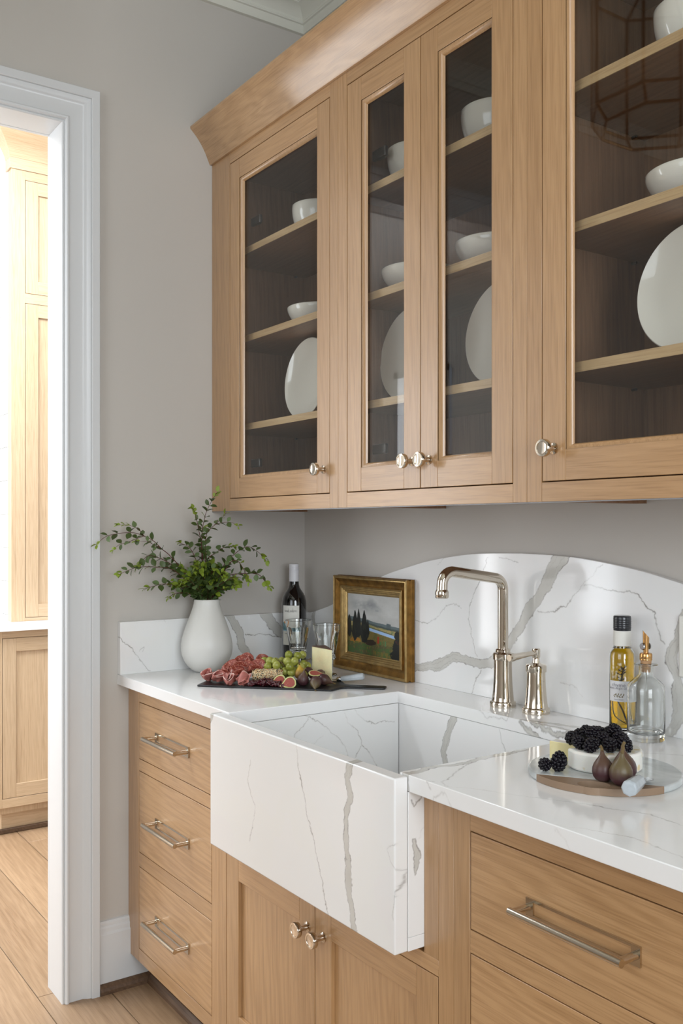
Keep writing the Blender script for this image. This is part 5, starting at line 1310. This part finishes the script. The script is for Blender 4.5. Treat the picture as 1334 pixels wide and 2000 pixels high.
for i in range(24):
    a = ao-.95+rs.random()*.9; z = .112+rs.random()*.038
    pts = [cyl(a+.055*math.cos(2*math.pi*k/7), z+.0019*math.sin(2*math.pi*k/7), .0268) for k in range(8)]; tube(bm, pts, .00022, 4, False)
obj('printed_flowers', bm, plain('white_ink', (236, 232, 214), .5), oil)
bm = bmesh.new()
cx_, cy_ = oc
tw = [(cx_+.008, cy_+.004, CT+.012), (cx_+.004, cy_-.004, CT+.045), (cx_-.004, cy_-.010, CT+.075), (cx_+.002, cy_-.006, CT+.105), (cx_+.006, cy_-.004, CT+.135)]
tube(bm, spline(tw, 5), [.0014]*21, 7)
tube(bm, spline([(cx_+.010, cy_+.006, CT+.012), (cx_-.010, cy_-.002, CT+.030), (cx_-.012, cy_-.006, CT+.062)], 5), .0009, 6)
for i in range(26):
    t = rs.random(); p = Vector(spline(tw, 5)[int(8+12*t)]); d = Vector((rs.uniform(-1, 1), rs.uniform(-1, 1), rs.uniform(.2, 1))).normalized()*rs.uniform(.004, .012)
    tube(bm, [p, p+d*.5, p+d], [.0006, .0009, .0016], 5)
obj('herb_sprig', bm, plain('herb', (70, 56, 22), .7), oil)
# ------------------------------------------------------------------ dispenser bottle
dc = (1.423, -.083)
dsp = thing('dispenser_bottle', 'empty clear glass cruet with a gold pourer and cork stopper', 'bottle', (dc[0], dc[1], CT))
op = [(0, .003), (.030, .001), (.0345, .0), (.0368, .003), (.0374, .008), (.0374, .099), (.0370, .104), (.0357, .109), (.0330, .1138), (.0285, .1185), (.0225, .1235), (.0172, .1280), (.0146, .1320), (.0140, .1365), (.0140, .1490), (.0170, .1502), (.0232, .1512), (.0240, .1526), (.0232, .1540), (.0170, .1546), (.0108, .1542), (.0105, .1500), (.0108, .1370), (.0118, .1310), (.0150, .1262), (.0205, .1210), (.0262, .1155), (.0305, .1100), (.0330, .1040), (.0340, .0980), (.0340, .020), (.0325, .0155), (.028, .0135), (0, .0120)]
obj('glass_body', lathe(bmesh.new(), op, 64, (dc[0], dc[1], CT+.0003)), M['glass'], dsp, smooth=True, angle=60)
obj('cork', lathe(bmesh.new(), [(0, .1440), (.0088, .1440), (.0102, .1600), (.0112, .1680), (0, .1680)], 32, (dc[0], dc[1], CT-.0068)), plain('cork', (178, 138, 100), .8, noise=.2, nscale=180), dsp, smooth=True, angle=40)
obj('pourer_base', lathe(bmesh.new(), [(0, .1682), (.0122, .1682), (.0124, .1705), (.0120, .1712), (.0124, .1725), (.0124, .1800), (.0112, .1822), (.0070, .1832), (0, .1832)], 40, (dc[0], dc[1], CT-.0068)), M['gold_metal'], dsp, smooth=True, angle=35)
bm = bmesh.new(); n = 24; rings = []
for z, r, sl in ((.1825, .0052, 0), (.2020, .0052, 0), (.2022, .0062, 0), (.2165, .0064, 1)):
    rings.append([bm.verts.new((dc[0]+r*math.cos(2*math.pi*i/n), dc[1]+r*math.sin(2*math.pi*i/n), CT-.0068+z+(sl*.0075*(-math.sin(2*math.pi*i/n+.75))+(.004 if sl else 0)))) for i in range(n)])
for A, Bb in zip(rings, rings[1:]):
    for i in range(n): bm.faces.new([A[i], A[(i+1) % n], Bb[(i+1) % n], Bb[i]])
bm.faces.new(rings[0][::-1]); bm.faces.new(rings[-1])
obj('spout', bm, M['gold_metal'], dsp, smooth=True, angle=40)
sd_ = Vector((math.sin(YAW), math.cos(YAW), 0)); fwv = Vector((-math.cos(YAW), math.sin(YAW), 0))
pv = Vector((dc[0], dc[1], CT+.1892))
obj('flap_weight', tube(bmesh.new(), [pv-sd_*.0100-fwv*.004, pv-sd_*.0085-fwv*.0035, pv-sd_*.0065-fwv*.003], [.0066, .0074, .0070], 24), M['steel'], dsp, smooth=True, angle=40)
obj('flap_weight', tube(bmesh.new(), [pv+sd_*.0062+fwv*.003, pv+sd_*.0080+fwv*.0035], [.0070, .0066], 24), M['steel'], dsp, smooth=True, angle=40)
obj('dip_tube', tube(bmesh.new(), [(dc[0], dc[1], CT+.1370), (dc[0]+.001, dc[1], CT+.100)], .0016, 8), M['glass'], dsp, smooth=True)
# ------------------------------------------------------------------ outlet plate
ol = thing('outlet_plate', 'white wall outlet plate on the backsplash at the right edge', 'outlet', (1.497, -.0205, 1.103))
obj('plate', B(1.4585, 1.5355, -.0262, -.0203, 1.0400, 1.1660), plain('outlet_white', (232, 231, 224), .3), ol, bevel=.003, segs=3)
for z in (1.125, 1.083): obj('socket', B(1.480, 1.514, -.0275, -.0264, z-.014, z+.014), plain('socket_white', (222, 221, 214), .35), ol, bevel=.001)

# ------------------------------------------------------------------ lantern over the room (seen mirrored in the cabinet glass)
ln = thing('lantern', 'octagonal brass and glass ceiling lantern mirrored in the right cabinet door', 'lantern', (.96, -1.25, 2.44))
LR, LZ0, LZ1, LZ2 = .205, 2.485, 2.53, 2.89
def oct_(r, z): return [Vector((.96+r*math.cos(math.pi/8+i*math.pi/4), -1.25+r*math.sin(math.pi/8+i*math.pi/4), z)) for i in range(8)]
A_, B_, C_ = oct_(LR-.03, LZ0), oct_(LR, LZ1), oct_(LR, LZ2)
D_ = oct_(LR*.55, LZ2+.04)
for i in range(8):
    j = (i+1) % 8
    bm = bmesh.new()
    for P0, P1 in ((A_[i], A_[j]), (B_[i], B_[j]), (C_[i], C_[j]), (D_[i], D_[j]), (A_[i], B_[i]), (B_[i], C_[i]), (C_[i], D_[i])): tube(bm, [P0, P1], .0045, 6)
    obj('brass_edge', bm, M['brass'], ln)
    for Q in ((A_[i], A_[j], B_[j], B_[i]), (B_[i], B_[j], C_[j], C_[i])):
        bm = bmesh.new(); bm.faces.new([bm.verts.new(p) for p in Q]); g_ = obj('glass_pane', bm, M['glass_pane'], ln); s = g_.modifiers.new('t', 'SOLIDIFY'); s.thickness = .002
obj('top_plate', lathe(bmesh.new(), [(0, 2.928), (LR*.55, 2.928), (LR*.55, 2.934), (0, 2.934)], 8, (.96, -1.25, 0)), M['brass'], ln)
obj('rod', tube(bmesh.new(), [(.96, -1.25, 2.934), (.96, -1.25, 3.045)], .006, 10), M['brass'], ln)
obj('canopy', lathe(bmesh.new(), [(0, 3.03), (.055, 3.035), (.06, 3.05), (0, 3.05)], 32, (.96, -1.25, 0)), M['brass'], ln, smooth=True)

# ------------------------------------------------------------------ next room: built-in hutch
HX = -1.549; HU = -1.722
hb = thing('base_cabinet', 'brightly lit oak base cabinet seen through the doorway', 'cabinet', (HX-.2, 0, 0))
obj('carcass', B(-2.15, HX-.0202, -.610, .85, .094, .893), M['overlit_v'], hb)
obj('toe_kick', B(-2.15, HX-.055, -.556, .85, 0, .094), M['overlit_y'], hb)
obj('shoe', B(HX-.0548, HX-.040, -.570, .85, 0, .022), M['shoe'], hb, bevel=.004)
pieces(hb, 'stile', M['overlit_v'], (HX-.020, HX, -.610, -.568, .125, .893), (HX-.020, HX, -.062, -.022, .125, .893), (HX-.020, HX, .484, .524, .125, .893))
def rail_y(cab, y0, y1, z0, z1, xf): obj('rail', B(xf-.020, xf, y0, y1, z0, z1), M['overlit_y'], cab, bevel=.0005, segs=1)
rail_y(hb, -.5678, -.0622, .862, .893, HX); rail_y(hb, -.5678, -.0622, .125, .164, HX); rail_y(hb, -.0218, .4838, .862, .893, HX); rail_y(hb, -.0218, .4838, .125, .164, HX)
def door_y(cab, y0, y1, z0, z1, xf, st=.058, rl=.058):
    d = obj('door', B(xf-.020, xf-.0095, y0, y1, z0, z1), M['overlit_v'], cab, bevel=.0006, segs=1)
    for p, q in ((y0, y0+st), (y1-st, y1)): obj('stile', B(xf-.0094, xf, p, q, z0, z1), M['overlit_v'], d, bevel=.0009)
    for p, q in ((z1-rl, z1), (z0, z0+rl)): obj('rail', B(xf-.0094, xf, y0+st+.0002, y1-st-.0002, p, q), M['overlit_y'], d, bevel=.0009)
door_y(hb, -.566, -.064, .166, .860, HX); door_y(hb, -.020, .482, .166, .860, HX)
hc_ = obj('hutch_counter', B(-2.2, HX+.028, -.640, .85, .8935, .9145), M['q_counter'], bevel=.0015)
uvmap(hc_, lambda c: (c.x+2.2)*.3+.2, lambda c: (c.y+.7)*.4); tag(hc_, 'white stone shelf on the oak base cabinet through the doorway', 'countertop')
hu = thing('cupboard', 'tall brightly lit oak cupboard with panelled doors seen through the doorway', 'cabinet', (HU-.2, 0, .915))
obj('carcass', B(-2.1, HU-.0202, -.460, .85, .915, 2.97), M['overlit_v'], hu)
obj('side_panel', B(-1.78, HU, -.4812, -.4632, .915, 2.972), M['overlit_v'], hu)
pieces(hu, 'stile', M['overlit_v'], (HU-.020, HU, -.463, -.4195, .915, 2.972), (HU-.020, HU, .09, .13, .915, 2.972))
for y0, y1 in ((-.4193, .0898), (.1302, .64)):
    for z0, z1 in ((.915, .930), (2.369, 2.413), (2.931, 2.972)): rail_y(hu, y0, y1, z0, z1, HU)
    for z0, z1 in ((.932, 2.367), (2.415, 2.929)):
        door_y(hu, y0+.002, y1-.002, z0, z1, HU)
obj('frieze', B(-1.79, HU+.006, -.4900, .85, 2.9725, 3.022), M['overlit_y'], hu, bevel=.001)
cv = [(p.x, p.z) for p in spline([(.006, 0, 3.0225), (.012, 0, 3.045), (.026, 0, 3.075), (.050, 0, 3.105), (.068, 0, 3.126)], 4)]+[(.070, 3.136)]
bm = bmesh.new(); rings = []
for (sx, sy, x_, y_) in ((0, -1, -1.79, -.484), (1, -1, HU, -.484), (1, 0, HU, .85)):
    rings.append([bm.verts.new((x_+sx*a, y_+sy*a, z)) for a, z in cv+[(-.01, 3.136), (-.01, 3.0225)]])
m_ = len(rings[0])
for A, Bb in zip(rings, rings[1:]):
    for i in range(m_): bm.faces.new([A[i], A[(i+1) % m_], Bb[(i+1) % m_], Bb[i]])
bm.faces.new(rings[0]); bm.faces.new(rings[-1][::-1])
obj('crown', bm, M['overlit_y'], hu, smooth=True, angle=25)
